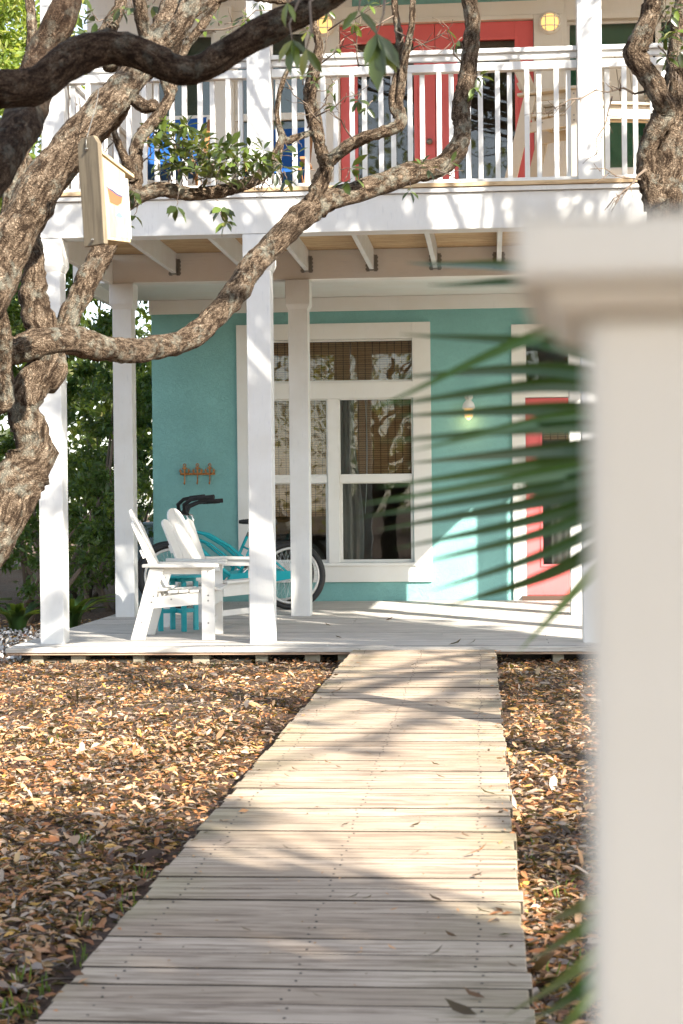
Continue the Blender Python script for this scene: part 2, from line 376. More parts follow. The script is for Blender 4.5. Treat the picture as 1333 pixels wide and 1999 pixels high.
# ---------------------------------------------------------------- bark tubes
def catmull(P, R, step):
    P = [Vector(p) for p in P]; out = []; rr = []
    Q = [P[0] * 2 - P[1]] + P + [P[-1] * 2 - P[-2]]; RR = [R[0]] + list(R) + [R[-1]]
    for i in range(len(P) - 1):
        p0, p1, p2, p3 = Q[i:i + 4]; n = max(2, int((p2 - p1).length / step))
        for k in range(n):
            t = k / n
            out.append(0.5 * ((2 * p1) + (p2 - p0) * t + (2 * p0 - 5 * p1 + 4 * p2 - p3) * t * t + (3 * p1 - p0 - 3 * p2 + p3) * t ** 3))
            s = t * t * (3 - 2 * t); rr.append(RR[i + 1] * (1 - s) + RR[i + 2] * s)
    out.append(P[-1]); rr.append(R[-1]); return out, rr
def limb(mb, P, R, step=None, seg=20, lump=0.14, wob=0.25):
    step = step or max(0.012, min(R) * 0.35)
    pts, rr = catmull(P, R, step)
    seed = random.random() * 50; L = 0; a = None; vs = []; uv = []; n = len(pts)
    for i, p in enumerate(pts):
        q = Vector((p.x * 3 + seed, p.y * 3, p.z * 3)); pts[i] = p + Vector((mnoise.noise(q), mnoise.noise(q + Vector((9, 0, 0))), mnoise.noise(q + Vector((0, 9, 0))))) * rr[i] * wob
    for i, p in enumerate(pts):
        t = (pts[min(i + 1, n - 1)] - pts[max(i - 1, 0)]).normalized()
        if a is None:
            a = t.cross(Vector((0.1, 1, 0.2))).normalized()
        a = (a - t * a.dot(t)).normalized(); b = t.cross(a)
        if i: L += (p - pts[i - 1]).length
        r = rr[i]
        for k in range(seg + 1):
            g = 2 * math.pi * k / seg; d = a * math.cos(g) + b * math.sin(g)
            q = (p + d * r)
            f = 1 + lump * 1.3 * mnoise.noise(q / (r * 2.2) + Vector((seed, 0, 0))) + lump * 0.7 * mnoise.noise(Vector((g * 2.2 * (1 if k < seg else 0) if False else math.cos(g) * 3, math.sin(g) * 3, L / (r * 3))) + Vector((0, seed, 0))) \
                + lump * 0.35 * mnoise.noise(q / (r * 0.5))
            vs.append(p + d * r * f); uv.append((g * r, L))
    S = seg + 1; fs = [(i * S + k, i * S + k + 1, (i + 1) * S + k + 1, (i + 1) * S + k) for i in range(n - 1) for k in range(seg)]
    fs.append(tuple(range(S - 2, -1, -1))); fs.append(tuple((n - 1) * S + k for k in range(seg)))
    mb.add(vs, fs, uv=uv, smooth=True); return pts
def pxlimb(tr, dfac=1.0):
    P = [at(x, y, d) for x, y, w, d in tr]; R = [w / 2 * d / F for x, y, w, d in tr]; return P, R
# ================================================================ SETTING
Z0 = -0.13                                                    # ground
YF, Y2, YW = 12.80, 15.80, 18.18                               # front posts, back posts, stucco wall
BX0, BX1 = -3.50, 1.93                                         # balcony ends
def dip(x): return -.06 * math.exp(-((x + 1.04) / .12) ** 2)
def ground():
    mb = MB(); nx, ny = 260, 170; x0, x1, y0, y1 = -9, 6, 0.5, 20
    vs = [(-150, -150, Z0 - .02), (150, -150, Z0 - .02), (150, 150, Z0 - .02), (-150, 150, Z0 - .02)]
    mb.add(vs, [(0, 1, 2, 3)])
    vs = []
    for j in range(ny + 1):
        for i in range(nx + 1):
            x = x0 + (x1 - x0) * i / nx; y = y0 + (y1 - y0) * j / ny
            h = 0.016 * mnoise.noise(Vector((x * 1.6, y * 1.6, 0))) + 0.010 * mnoise.noise(Vector((x * 7, y * 7, 4)))
            e = min(x - x0, x1 - x, y - y0, y1 - y); h = h if e > .6 else h * e / .6 - .03 * (1 - e / .6)
            vs.append((x, y, Z0 + h + 0.004 + (dip(x) if y < 12.4 else 0)))
    W = nx + 1; mb.add(vs, [(j * W + i, j * W + i + 1, (j + 1) * W + i + 1, (j + 1) * W + i) for j in range(ny) for i in range(nx)], smooth=True)
    return tag(mb.build('ground', MGROUND), kind='structure')
ground()
# boardwalk: boards laid across, each its own plank of one path
def boardwalk():
    mb = MB(); sc = MB(); y = 12.488; k = 0
    while y > -2.2:
        w = 0.1395; dx = random.uniform(-.007, .007); dz = random.uniform(-.0022, .0022); tw = random.uniform(-.0018, .0018)
        xl = -1.005 + (12.49 - y) * 0.0055 + dx; xr = 0.015 + (12.49 - y) * 0.0068 + dx
        z = -0.017 + dz; g = random.choice([.004, .0065, .009, .011]) + random.uniform(0, .002); ya, yb = y - w + g / 2, y - g / 2; yaw_ = random.uniform(-.0012, .0012)
        mb.hexa([(xl, ya - yaw_, z - .036), (xr, ya + yaw_, z - .036), (xr, yb + yaw_, z - .036), (xl, yb - yaw_, z - .036)],
                [(xl, ya - yaw_, z + tw), (xr, ya + yaw_, z - tw), (xr, yb + yaw_, z - tw), (xl, yb - yaw_, z + tw)])
        if y > 1.5:
            for sx in (xl + .10, (xl + xr) / 2 - .01, xr - .11):
                for yy in (ya + .032, yb - .032):
                    sc.lathe((sx + random.uniform(-.008, .008), yy, z), [(0.0036, .0), (0.0034, .0018), (0.0002, .0018)], 6)
        y -= w
    for x in (-.92, -.47, -.02): sc.box(x - .02, x + .02, -2.2, 12.48, -.125, -.0555)
    o = mb.build('boardwalk', MWALK, bevel=.0035); tag(o, kind='structure')
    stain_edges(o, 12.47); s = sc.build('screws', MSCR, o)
boardwalk()

# ================================================================ HOUSE
H = thing('beach_house', 'teal stucco beach house with white porch and coral doors', 'house', (-1, YW, 0))
def lbox(name, mat, parent, *b, bevel=0.004):
    m = MB(); m.box(*b); return m.build(name, mat, parent, bevel=bevel)
def rectpoly(outer, holes):
    pass
def wall_with_holes(name, mat, x0, x1, z0, z1, ya, yb, holes, parent):
    xs = sorted({x0, x1, *[h[0] for h in holes], *[h[1] for h in holes]}); zs = sorted({z0, z1, *[h[2] for h in holes], *[h[3] for h in holes]})
    mb = MB()
    # merge column strips so that no coplanar overlap occurs
    for i in range(len(xs) - 1):
        run = None
        for j in range(len(zs)):
            cx = (xs[i] + xs[i + 1]) / 2
            solid = j < len(zs) - 1 and not any(h[0] < cx < h[1] and h[2] < (zs[j] + zs[j + 1]) / 2 < h[3] for h in holes)
            if solid and run is None: run = zs[j]
            if not solid and run is not None:
                mb.box(xs[i], xs[i + 1], ya, yb, run, zs[j], .5); run = None
    return mb.build(name, mat, parent)
# --- ground floor openings in the stucco wall
wx0, wx1 = X(464, YW, 880), X(842, YW, 880); wz1, wz0 = Z(631, YW, 700), Z(1136, YW, 700)
tx0, tx1, tz0, tz1 = X(497, YW), X(808, YW, 700), Z(746, YW, 700), Z(662, YW, 700)
bz0, bz1 = Z(1098, YW, 700), Z(778, YW, 700)
lx0, lx1, rx0, rx1 = X(497, YW), X(640, YW), X(662, YW), X(806, YW)
dxo0, dx0, dx1, dxo1 = X(1000, YW, 900), X(1026, YW, 900), X(1190, YW, 900), X(1216, YW, 900)
dz0, dz1 = 0.05, Z(776, YW, 1050); dtz0, dtz1, dzo = Z(752, YW, 1050), Z(657, YW, 1050), Z(633, YW, 1050)
WX0 = X(298, YW, 900)
holes = [(tx0, tx1, tz0, tz1), (lx0, rx1, bz0, bz1), (dx0, dx1, 0, dz1), (dx0, dx1, dtz0, dtz1)]
wall_with_holes('stucco_wall', MSTU, WX0, 4.2, -0.13, 3.6, YW, YW + .2, holes, H)
lbox('side_wall', MSTU, H, WX0, WX0 + .2, YW + .2, 25, -.13, 3.6)
lbox('side_wall', MSTU, H, 4.0, 4.2, YW + .2, 25, -.13, 5.949)
# rooms behind the openings
rm = MB(); rm.box(WX0 + .21, 3.99, YW + 2.2, YW + 2.3, 0, 3.0); rm.box(WX0 + .21, 3.99, YW + .21, YW + 2.19, -.02, .0); rm.box(WX0 + .21, 3.99, YW + .21, YW + 2.19, 3.02, 3.06)
rm.box(WX0 + .22, WX0 + .26, YW + .21, YW + 2.19, .01, 3.0); rm.box(3.9, 3.94, YW + .21, YW + 2.19, .01, 3.0)
rm.build('interior', MROOM, H)
# --- window
win = MB(); T = .035
def frame_rects(mb, x0, x1, z0, z1, w, ya, yb, wl=None, wr=None, wt=None, wb=None):
    wl = wl or w; wr = wr or w; wt = wt or w; wb = wb or w
    mb.box(x0, x0 + wl, ya, yb, z0, z1); mb.box(x1 - wr, x1, ya, yb, z0, z1)
    mb.box(x0 + wl, x1 - wr, ya, yb, z0, z0 + wb); mb.box(x0 + wl, x1 - wr, ya, yb, z1 - wt, z1)
win.box(wx0, tx0, YW - T, YW + .02, wz0, wz1); win.box(rx1 + .005, wx1, YW - T, YW + .02, wz0, wz1)
win.box(tx0, rx1 + .005, YW - T, YW + .02, tz1, wz1); win.box(tx0, rx1 + .005, YW - T, YW + .02, bz1, tz0)
win.box(tx0, rx1 + .005, YW - T, YW + .02, wz0, bz0)
W1 = win.build('window', MWtrim if False else MWtrim, H, bevel=.004) if False else None
W1 = win.build('window', MWtrim, H, bevel=.004)
W1['label'] = 'tall white framed window with bamboo blinds behind the porch'
fr = MB(); frame_rects(fr, tx0, tx1, tz0, tz1, .022, YW + .005, YW + .05); fr.build('transom_frame', MWtrim, W1, bevel=.003)
zm0, zm1 = Z(942, YW, 700), Z(930, YW, 700)
for (a, b) in ((lx0, lx1), (rx0, rx1)):
    fr = MB(); frame_rects(fr, a, b, bz0, zm0 + .02, .030, YW + .03, YW + .065)
    fr.build('lower_sash', MWtrim, W1, bevel=.003)
    fr = MB(); fr.box(a + .002, b - .002, YW - .002, YW + .03, zm0, zm1 + .01); frame_rects(fr, a, b, zm1 + .01, bz1, .014, YW - .002, YW + .03)
    fr.build('upper_sash', MWtrim, W1, bevel=.003)
lbox('mullion', MWtrim, W1, lx1, rx0, YW - .02, YW + .06, bz0, bz1)
lbox('sill', MWtrim, W1, lx0 - .01, rx1 + .04, YW - .06, YW - T, bz0 - .035, bz0 - .005)
g = MB(); g.box(tx0 + .01, tx1 - .01, YW + .028, YW + .032, tz0 + .01, tz1 - .01); g.build('transom_glass', MGLASS, W1)
for (a, b) in ((lx0, lx1), (rx0, rx1)):
    g = MB(); g.box(a + .01, b - .01, YW + .048, YW + .052, bz0 + .01, zm0 + .01); g.build('pane', MGLASS, W1)
    g = MB(); g.box(a + .01, b - .01, YW + .012, YW + .016, zm1, bz1 - .01); g.build('pane', MGLASS, W1)
lbox('blind', MBAM, W1, tx0 - .05, tx1 + .05, YW + .12, YW + .128, tz0 - .1, tz1 + .1, bevel=0)
lbox('blind', MBAM, W1, lx0 - .02, lx1 + .03, YW + .13, YW + .138, zm0 - .35, bz1 + .04, bevel=0)
lbox('blind', MBAM, W1, rx0 - .03, rx1 + .02, YW + .13, YW + .138, zm0 + .02, bz1 + .04, bevel=0)
lbox('brown_curtain', paint('brown_curtain', (.22, .13, .06), .9, .2), W1, lx0 - .02, lx1 - .03, YW + .20, YW + .21, bz0 + .3, zm0 + .2, bevel=0)
def curtain(xa, xb, z0, z1, y, amp=.02, bulge=0):
    mb = MB(); n = 40; vs = []; rows = 14
    for j in range(rows + 1):
        t = j / rows
        for i in range(n + 1):
            s = i / n; x = xa + (xb + bulge * math.sin(t * math.pi * 1.5 + .6) - xa) * s
            vs.append((x, y + amp * math.sin(s * 24 + t), z0 + (z1 - z0) * t))
    mb.add(vs, [(j * (n + 1) + i, j * (n + 1) + i + 1, (j + 1) * (n + 1) + i + 1, (j + 1) * (n + 1) + i) for j in range(rows) for i in range(n)], smooth=True)
    return mb
curtain(rx0 - .02, rx0 + .20, bz0 - .1, bz1 + .05, YW + .10, .015, .05).build('curtain', MCURT, W1)
cd = MB(); cd.tube([(rx0 + .27 + .02 * math.sin(t * 3), YW + .085, bz1 - t) for t in np.linspace(0, 1.2, 14)], .003, 5)
cd.tube([(rx0 + .29 - .01 * math.sin(t * 2), YW + .088, bz1 - t) for t in np.linspace(0, .85, 14)], .003, 5); cd.build('blind_cord', MWtrim, W1)
# --- front door with transom
D1 = MB(); D1.box(dxo0, dx0, YW - T, YW + .02, 0, dzo); D1.box(dx1, dxo1, YW - T, YW + .02, 0, dzo)
D1.box(dx0, dx1, YW - T, YW + .02, dtz1, dzo); D1.box(dx0, dx1, YW - T, YW + .02, dz1, dtz0)
D1 = D1.build('door_frame', MWtrim, H, bevel=.004)
tg = MB(); tg.box(dx0, dx1, YW + .028, YW + .032, dtz0, dtz1); tg.build('transom_glass', MGLASS, D1)
fr = MB(); frame_rects(fr, dx0, dx1, dtz0, dtz1, .015, YW + .005, YW + .027); fr.build('transom_frame', MWtrim, D1)
ddg0, ddg1 = X(1058, YW, 950), X(1058, YW, 950) + .52
dgz0, dgz1 = Z(1103, YW, 1050), Z(806, YW, 1050)
dd = MB(); YD = YW + .03
dd.box(dx0 + .003, ddg0, YD, YD + .045, dz0, dz1 - .003); dd.box(ddg1, dx1 - .003, YD, YD + .045, dz0, dz1 - .003)
dd.box(ddg0, ddg1, YD, YD + .045, dz0, dgz0); dd.box(ddg0, ddg1, YD, YD + .045, dgz1, dz1 - .003)
DR = dd.build('door', MRED, H, bevel=.002); DR['label'] = 'coral front door with one long glass pane'
fr = MB(); frame_rects(fr, ddg0 - .02, ddg1 + .02, dgz0 - .02, dgz1 + .02, .026, YD - .012, YD - .001); fr.build('glazing_bead', MRED, DR, bevel=.003)
g = MB(); g.box(ddg0, ddg1, YD + .02, YD + .024, dgz0, dgz1); g.build('pane', MGLASS, DR)
curtain(ddg0 + .10, ddg0 + .42, dgz0 - .1, dgz1 - .35, YD + .12, .012).build('curtain', MCURT, DR)
lbox('blind', MBAM, DR, ddg0 - .02, ddg1 + .02, YD + .09, YD + .098, dgz1 - .28, dgz1 + .1, bevel=0)
lbox('paper_notice', MWtrim, DR, ddg0 + .05, ddg0 + .13, YD + .012, YD + .016, dgz1 - .12, dgz1 - .03, bevel=0)
hd = MB(); hd.lathe((dx1 - .07, YD - .03, .98), [(.0, -.03), (.026, -.02), (.03, 0), (.02, .015), (.012, .03)], 14, 'y'); hd.build('handle', MSTEEL, DR)
lbox('threshold', MTHR, H, dx0 - .05, dx1, YW - .10, YW + .03, .002, .048)
# --- porch deck
dk = MB(); y = 12.5; k = 0
while y < YW - .02:
    w = .139 if k else .115; g_ = random.uniform(.003, .007); z = random.uniform(-.0012, .0012)
    seams = sorted(random.sample([-2.6, -1.9, -1.2, -.4, .4, 1.1, 1.6], 1 if k else 0) if k else [-1.95])
    xs = [-3.55, *seams, 4.0]
    for a, b in zip(xs[:-1], xs[1:]): dk.box(a + .0012, b - .0012, y, min(y + w - g_, YW - .003), -.036 + z, z)
    y += w; k += 1
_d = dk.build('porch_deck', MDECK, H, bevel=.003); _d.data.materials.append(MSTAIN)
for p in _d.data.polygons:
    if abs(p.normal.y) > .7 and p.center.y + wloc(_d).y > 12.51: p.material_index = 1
lbox('deck_fascia', MEDGE, H, -3.55, 4.0, 12.513, 12.535, -.056, -.038)
lbox('deck_shade_strip', MDARK, H, -3.5, 4.0, 12.75, 12.79, -.14, -.04)  # dark strip added to stand in for the shade under the deck edge
for x in (-3.38, -3.08, -2.62, -2.18, -1.72, -1.36, -1.12, .42, .86, 1.3):
    bk = MB(); bk.box(x, x + .10 + random.uniform(-.02, .03), 12.56, 12.76, -.13, -.058); bk.build('support_block', MBLK, H, bevel=.006)
pl = MB(); pl.box(-3.45, -1.75, 12.60, 12.74, -.2, -.098); pl.build('footing_timber', MBLK, H, bevel=.012)
# --- porch posts
ZB = 3.06
def post(px, Yp, side, ztop, capz, w=.178, base=0.0, name='porch_post', xx=None):
    x = X(px, Yp, 900) if xx is None else xx
    p = MB(); p.box(x, x + w, Yp, Yp + w, base, ztop)
    o = p.build(name, MW, H, bevel=.006)
    t = MB()
    for ax, bx, ay, by in ((x, x + .012, Yp, Yp + w),):
        pass
    if capz:
        c = MB(); e = .022; z = capz
        b = [(x - .002, Yp - .002, z), (x + w + .002, Yp - .002, z), (x + w + .002, Yp + w + .002, z), (x - .002, Yp + w + .002, z)]
        tt = [(x - e, Yp - e, z + .045), (x + w + e, Yp - e, z + .045), (x + w + e, Yp + w + e, z + .045), (x - e, Yp + w + e, z + .045)]
        c.hexa(b, tt); c.box(x - e, x + w + e, Yp - e, Yp + w + e, z + .0451, ztop - .001)
        c.build('post_capital', MW, o, bevel=.004)
    return o, x
post(75, YF, 0, 3.02, Z(530, YF, 100)); post(484, YF, 0, 3.02, Z(528, YF, 500)); _, xr3 = post(1136, YF, 0, 3.02, Z(530, YF, 1150))
for px in (222, 565, 1112): post(px, Y2, 0, ZB, Z(604, Y2, px))
post(0, Y2, 0, ZB, Z(604, Y2, 1112), xx=1.74); post(0, YF, 0, 3.02, Z(530, YF, 1150), xx=1.74)
# --- balcony structure
ZD = Z(366, YF, 600)                                           # balcony deck top
lbox('fascia_beam', MW, H, BX0 + .01, BX1, YF - .02, YF + .17, 3.022, 3.285)
lbox('fascia_drip_board', MW, H, BX0, BX1, YF - .045, YF + .10, 3.288, 3.322)
bd = MB(); y = YF - .06
while y < Y2 + .0:
    bd.box(BX0 - .01, BX1 + .01, y, min(y + .134, Y2 + .03), ZD - .030, ZD); y += .139
bd.build('balcony_deck', MTAN, H, bevel=.003)
lbox('end_beam', MCEIL, H, BX0 + .01, BX0 + .06, YF + .171, Y2 - .001, 3.05, 3.285)
lbox('end_beam', MCEIL, H, BX1 - .05, BX1, YF + .171, Y2 - .001, 3.05, 3.285)
lbox('inner_beam', MCEIL, H, BX0 + .01, 4.2, Y2 - .0, Y2 + .17, ZB + .001, ZD - .031)
jpx = [345, 485, 603, 730, 854, 978, 1104]
for k, px in enumerate(jpx + [1230]):
    xj = X(px, Y2, 510) - .04
    j = MB(); j.box(xj, xj + .040, YF + .171, Y2 - .001, 3.135, ZD - .0305)
    J = j.build('joist', MWold if False else MW, H, bevel=.002)
    h = MB()
    for s, xs_ in ((-1, xj), (1, xj + .040)):
        x_ = xs_ - .0025 if s < 0 else xs_ + .0005
        h.box(x_, x_ + .002, Y2 - .055, Y2 - .0015, 3.12, 3.27)
        xf0, xf1 = (xs_ - .030, xs_ - .003) if s < 0 else (xs_ + .003, xs_ + .030)
        h.box(xf0, xf1, Y2 - .004, Y2 - .0015, 3.12, 3.27)
        for q in range(4): h.box((xf0 - .007) if s < 0 else xf1, xf0 if s < 0 else xf1 + .007, Y2 - .004, Y2 - .0015, 3.13 + q * .035, 3.15 + q * .035)
    h.box(xj - .003, xj + .043, Y2 - .055, Y2 - .0015, 3.128, 3.133)
    h.build('joist_hanger', MSTEEL, J)
# ceiling beyond the inner beam and the board at the wall top
lbox('porch_ceiling', MWtrim, H, WX0 - .25, 4.2, Y2 + .171, YW - .001, 3.17, 3.21)
lbox('ceiling_trim', MWtrim, H, WX0 - .25, 4.2, Y2 + .172, Y2 + .21, 3.085, 3.169)
lbox('wall_head_board', MWtrim, H, WX0 - .02, 4.2, YW - .03, YW - .001, Z(607, YW, 700), 3.168)
lbox('ceiling_end_board', MWtrim, H, WX0 - .30, WX0 - .251, Y2 + .171, YW, 3.05, 3.30)
# --- railing
ZR = lambda y: Z(y, YF, 700)
R0 = thing if False else None
xu = [X(80, YF, 250), X(482, YF, 250), X(1128, YF, 250)]
for x in xu + [1.74]:
    p = MB(); p.box(x, x + .176, YF, YF + .176, ZD, 5.949); p.build('upper_post', MW, H, bevel=.006)
spans = [(xu[0] + .176, xu[1]), (xu[1] + .176, xu[2]), (xu[2] + .176, 1.74)]
bsrc = MB(); bsrc.box(-.0175, .0175, -.0175, .0175, ZR(352) - 0, ZR(142))
bproto = None
for a, b in spans:
    rl = MB(); rl.box(a, b, YF + .045, YF + .135, ZR(108), ZR(99)); rl.box(a, b, YF + .07, YF + .108, ZR(120), ZR(108) - .001)
    RL = rl.build('railing', MW, H, bevel=.004); RL['label'] = 'white balcony railing between two upper posts'
    m = MB(); m.box(a, b, YF + .055, YF + .13, ZR(142), ZR(126)); m.build('middle_rail', MW, RL, bevel=.004)
    m = MB(); m.box(a, b, YF + .05, YF + .13, ZD + .001, ZR(352)); m.build('bottom_rail', MW, RL, bevel=.004)
    n = int(round((b - a) / .105)); 
    for i in range(n):
        x = a + (b - a) * (i + .5) / n + (.009 if i % 2 else -.009); yy = YF + (.075 if i % 2 else .112)
        if bproto is None:
            bm_ = MB(); bm_.box(-.018, .018, -.018, .018, ZR(352) + .001, ZR(142) - .001, .5); bproto = bm_.build('baluster', MW, RL, world=False, bevel=.002); c = bproto
        else:
            c = bproto.copy(); COL.objects.link(c); c.parent = RL
        c.location = Vector((x, yy, 0)) - wloc(RL)
    m = MB()
# left end railing running back to the wall
rl = MB(); xe = xu[0] + .07; rl.box(xe - .045, xe + .045, YF + .177, Y2 - .01, ZR(108), ZR(99)); rl.box(xe - .018, xe + .018, YF + .177, Y2 - .01, ZR(120), ZR(108) - .001)
RL = rl.build('railing', MW, H, bevel=.004)
m = MB(); m.box(xe - .037, xe + .037, YF + .177, Y2 - .01, ZR(142), ZR(126)); m.build('middle_rail', MW, RL)
m = MB(); m.box(xe - .037, xe + .037, YF + .177, Y2 - .01, ZD + .001, ZR(352)); m.build('bottom_rail', MW, RL)
for i in range(27):
    c = bproto.copy(); COL.objects.link(c); c.parent = RL; c.location = Vector((xe + (.02 if i % 2 else -.02), YF + .24 + i * .103, 0)) - wloc(RL)
# --- upper wall
rf = MB(); rf.box(BX0 - .3, 4.6, YF - .35, 25.5, 5.95, 6.15); rf.build('roof', MWtrim, H)
YU = Y2 + .04
UX0 = X(168, YU, 100)
uh = []   # openings x0,x1,z0,z1
UZ = lambda y, x=600: Z(y, YU, x)
wins = [(X(296, YU, 200), X(416, YU, 200)), (X(456, YU, 200), X(600, YU, 200)), (X(1108, YU, 200), X(1268, YU, 200)), (X(1288, YU, 200), X(1420, YU, 200))]
uz0, uz1, uzm0, uzm1 = UZ(345), UZ(36, 1150), UZ(230), UZ(216)
ud0, ud1, udz = X(663, YU, 200), X(1043, YU, 200), UZ(42, 850)
uh = [(a, b, uz0, uz1) for a, b in wins] + [(ud0, ud1, ZD, udz)]
MUP = paint('white_siding', (0.80, 0.80, 0.79), .6, .06)
wall_with_holes('upper_wall', MUP, UX0, 4.2, ZD - .02, UZ(8, 800) , YU + .05, YU + .2, uh, H)
lbox('upper_siding', MUP, H, UX0, X(686, YU, 5) - .001, YU + .05, YU + .2, UZ(8, 800) + .002, 5.949)
lbox('upper_siding', MUP, H, X(1048, YU, 5) + .001, 4.2, YU + .05, YU + .2, UZ(8, 800) + .002, 5.949)
lbox('upper_stucco_band', MSTU, H, X(686, YU, 5), X(1048, YU, 5), YU + .05, YU + .2, UZ(8, 800) + .002, 5.949)
lbox('upper_head_trim', MWtrim, H, X(610, YU, 20), X(1100, YU, 20), YU + .01, YU + .049, udz + .04, UZ(8, 800))
for a, b in ((X(604, YU, 200), ud0), (ud1, X(1100, YU, 200))):
    lbox('door_surround_panel', MWtrim, H, a, b, YU + .012, YU + .049, ZD + .001, udz + .039)
lbox('door_head', MWtrim, H, ud0, ud1, YU + .004, YU + .049, udz, udz + .039)
lbox('wall_batten', MWtrim, H, X(418, YU, 250), X(454, YU, 250), YU + .005, YU + .049, ZD + .001, UZ(10, 430))
rm = MB(); rm.box(UX0 + .2, 4.0, YU + 1.6, YU + 1.7, ZD, 6.4); rm.box(UX0 + .2, 4.0, YU + .21, YU + 1.59, ZD - .03, ZD - .01); rm.build('upper_interior', MROOM, H)
lbox('upper_side_wall', MSTU, H, UX0, UX0 + .18, YU + .201, 25, ZD - .02, 5.949)
MSHADE = paint('dark_green_blind', (.12, .42, .28), .6, .15)
for i, (a, b) in enumerate(wins):
    fr = MB(); frame_rects(fr, a - .06, b + .06, uz0 - .06, uz1 + .06, .06, YU + .015, YU + .0495)
    U = fr.build('window', MWtrim, H, bevel=.003); U['label'] = 'balcony window with white frame and green tinted panes'
    zz = (uzm0, uzm1) if i < 2 else (UZ(196, 1150), UZ(188, 1150))
    m = MB(); m.box(a + .001, b - .001, YU + .055, YU + .09, *zz); frame_rects(m, a, b, uz0, uz1, .028, YU + .09, YU + .12)
    if i < 2: m.box((a + b) / 2 - .016, (a + b) / 2 + .016, YU + .0901, YU + .1195, uz0 + .028, uz1 - .028)
    m.build('sash', MWtrim, U, bevel=.003)
    g = MB(); g.box(a + .02, b - .02, YU + .10, YU + .104, uz0 + .02, uz1 - .02); g.build('pane', MGLASS, U)
    lbox('blind', MSHADE if i > 1 else paint('grey_green_blind', (.10, .17, .13), .7, .2), U, a - .03, b + .03, YU + .22, YU + .23, uz0 + (.35 if i < 2 else .0), uz1 + .05, bevel=0)
gz1u, gz0u = UZ(78, 850), UZ(352, 850)
leafs = [(ud0 + .004, X(849, YU, 200), X(697, YU, 200), X(808, YU, 200)), (X(850, YU, 200), ud1 - .004, X(893, YU, 200), X(1006, YU, 200))]
for a, b, ga, gb in leafs:
    dd = MB(); YY = YU + .06
    dd.box(a, ga, YY, YY + .045, ZD + .01, udz - .004); dd.box(gb, b, YY, YY + .045, ZD + .01, udz - .004)
    dd.box(ga, gb, YY, YY + .045, ZD + .01, ZD + .14); dd.box(ga, gb, YY, YY + .045, gz1u, udz - .004)
    U = dd.build('balcony_door', MRED, H, bevel=.002); U['label'] = 'coral balcony door leaf with tall glass pane'
    fr = MB(); frame_rects(fr, ga - .03, gb + .03, ZD + .11, gz1u + .03, .032, YY - .012, YY - .0008); fr.build('glazing_bead', MRED, U, bevel=.003)
    g = MB(); g.box(ga, gb, YY + .02, YY + .024, ZD + .14, gz1u); g.build('pane', MGLASS, U)
    lbox('blind', MROOM, U, ga - .03, gb + .03, YY + .07, YY + .08, gz1u - .22, gz1u + .05, bevel=0)
k_ = MB(); k_.lathe((X(838, YU, 275), YU + .03, UZ(275, 838)), [(.0, -.03), (.026, -.02), (.03, 0), (.016, .015), (.012, .03)], 14, 'y'); k_.build('door_knob', MSTEEL, H)
# ================================================================ LAMPS ON THE WALLS
def bulkhead(px, py, label):
    c = onY(px, py, YU + .005); r = .098
    t = thing('wall_lamp', label, 'wall lamp', (c.x, YU + .012, c.z), 'round caged lamps beside the balcony doors')
    m = MB(); m.lathe((c.x, YU + .011, c.z), [(r, 0), (r + .004, -.02), (r - .006, -.042), (r - .02, -.045), (r - .022, -.03)], 32, 'y'); m.build('rim', MWtrim, t)
    m = MB(); m.lathe((c.x, YU - .02, c.z), [(r - .021, 0), (r - .03, -.03), (r * .45, -.055), (.001, -.06)], 28, 'y'); m.build('globe', MGLOW, t)
    m = MB()
    for o in (-.4, .4):
        w = math.sqrt(1 - o * o) * (r - .012)
        for v in (0, 1):
            pts = []
            for s in np.linspace(-1, 1, 13):
                q = s * w; d = -.048 - .044 * math.sqrt(max(0, 1 - s * s))
                pts.append((c.x + (q if v else o * r), YU + d + .01, c.z + (o * r if v else q)))
            m.tube(pts, .0045, 6)
    m.build('guard', MWtrim, t)
bulkhead(1073, 45, 'lit round caged wall lamp to the right of the coral balcony doors')
bulkhead(632, 50, 'lit round caged wall lamp to the left of the coral balcony doors')
def jar_lamp():
    c = onY(915, 800, YW); x, z = c.x, c.z; t = thing('wall_lamp', 'white barn style porch lamp with glowing jar on the teal wall', 'wall lamp', (x, YW, z))
    zt = Z(770, YW, 915); m = MB(); m.lathe((x, YW - .001, zt - .02), [(.045, 0), (.045, -.012), (.02, -.02), (.001, -.02)], 18, 'y')
    m.tube([(x, YW - .01, zt - .02), (x, YW - .06, zt + .01), (x, YW - .11, zt + .005), (x, YW - .13, zt - .03), (x, YW - .13, zt - .075)], .012, 8); m.build('arm', MWtrim, t)
    zs = Z(785, YW, 915); cy = YW - .13
    m = MB(); m.lathe((x, cy, zs), [(.012, .02), (.03, .01), (.055, -.02), (.066, -.06), (.066, -.075), (.058, -.075), (.05, -.03), (.01, .0)], 24); m.build('shade', MWtrim, t)
    m = MB(); m.lathe((x, cy, zs - .07), [(.040, 0), (.042, -.04), (.036, -.085), (.001, -.10)], 20); m.build('globe', MGLOW, t)
    m = MB()
    for k in range(6):
        g = k * math.pi / 3; m.tube([(x + .047 * math.cos(g) * f, cy + .047 * math.sin(g) * f, zs - .07 - h) for f, h in ((1, 0), (1.02, .05), (.85, .09), (.1, .115))], .0028, 5)
    m.build('guard', MWtrim, t)
    l = bpy.data.lights.new('porch_bulb', 'POINT'); l.energy = 0.5; l.color = (1, .62, .25); l.shadow_soft_size = .04
    o = bpy.data.objects.new('bulb', l); COL.objects.link(o); o.parent = t; o.location = (0, -.13, zs - .20 - z)
jar_lamp()
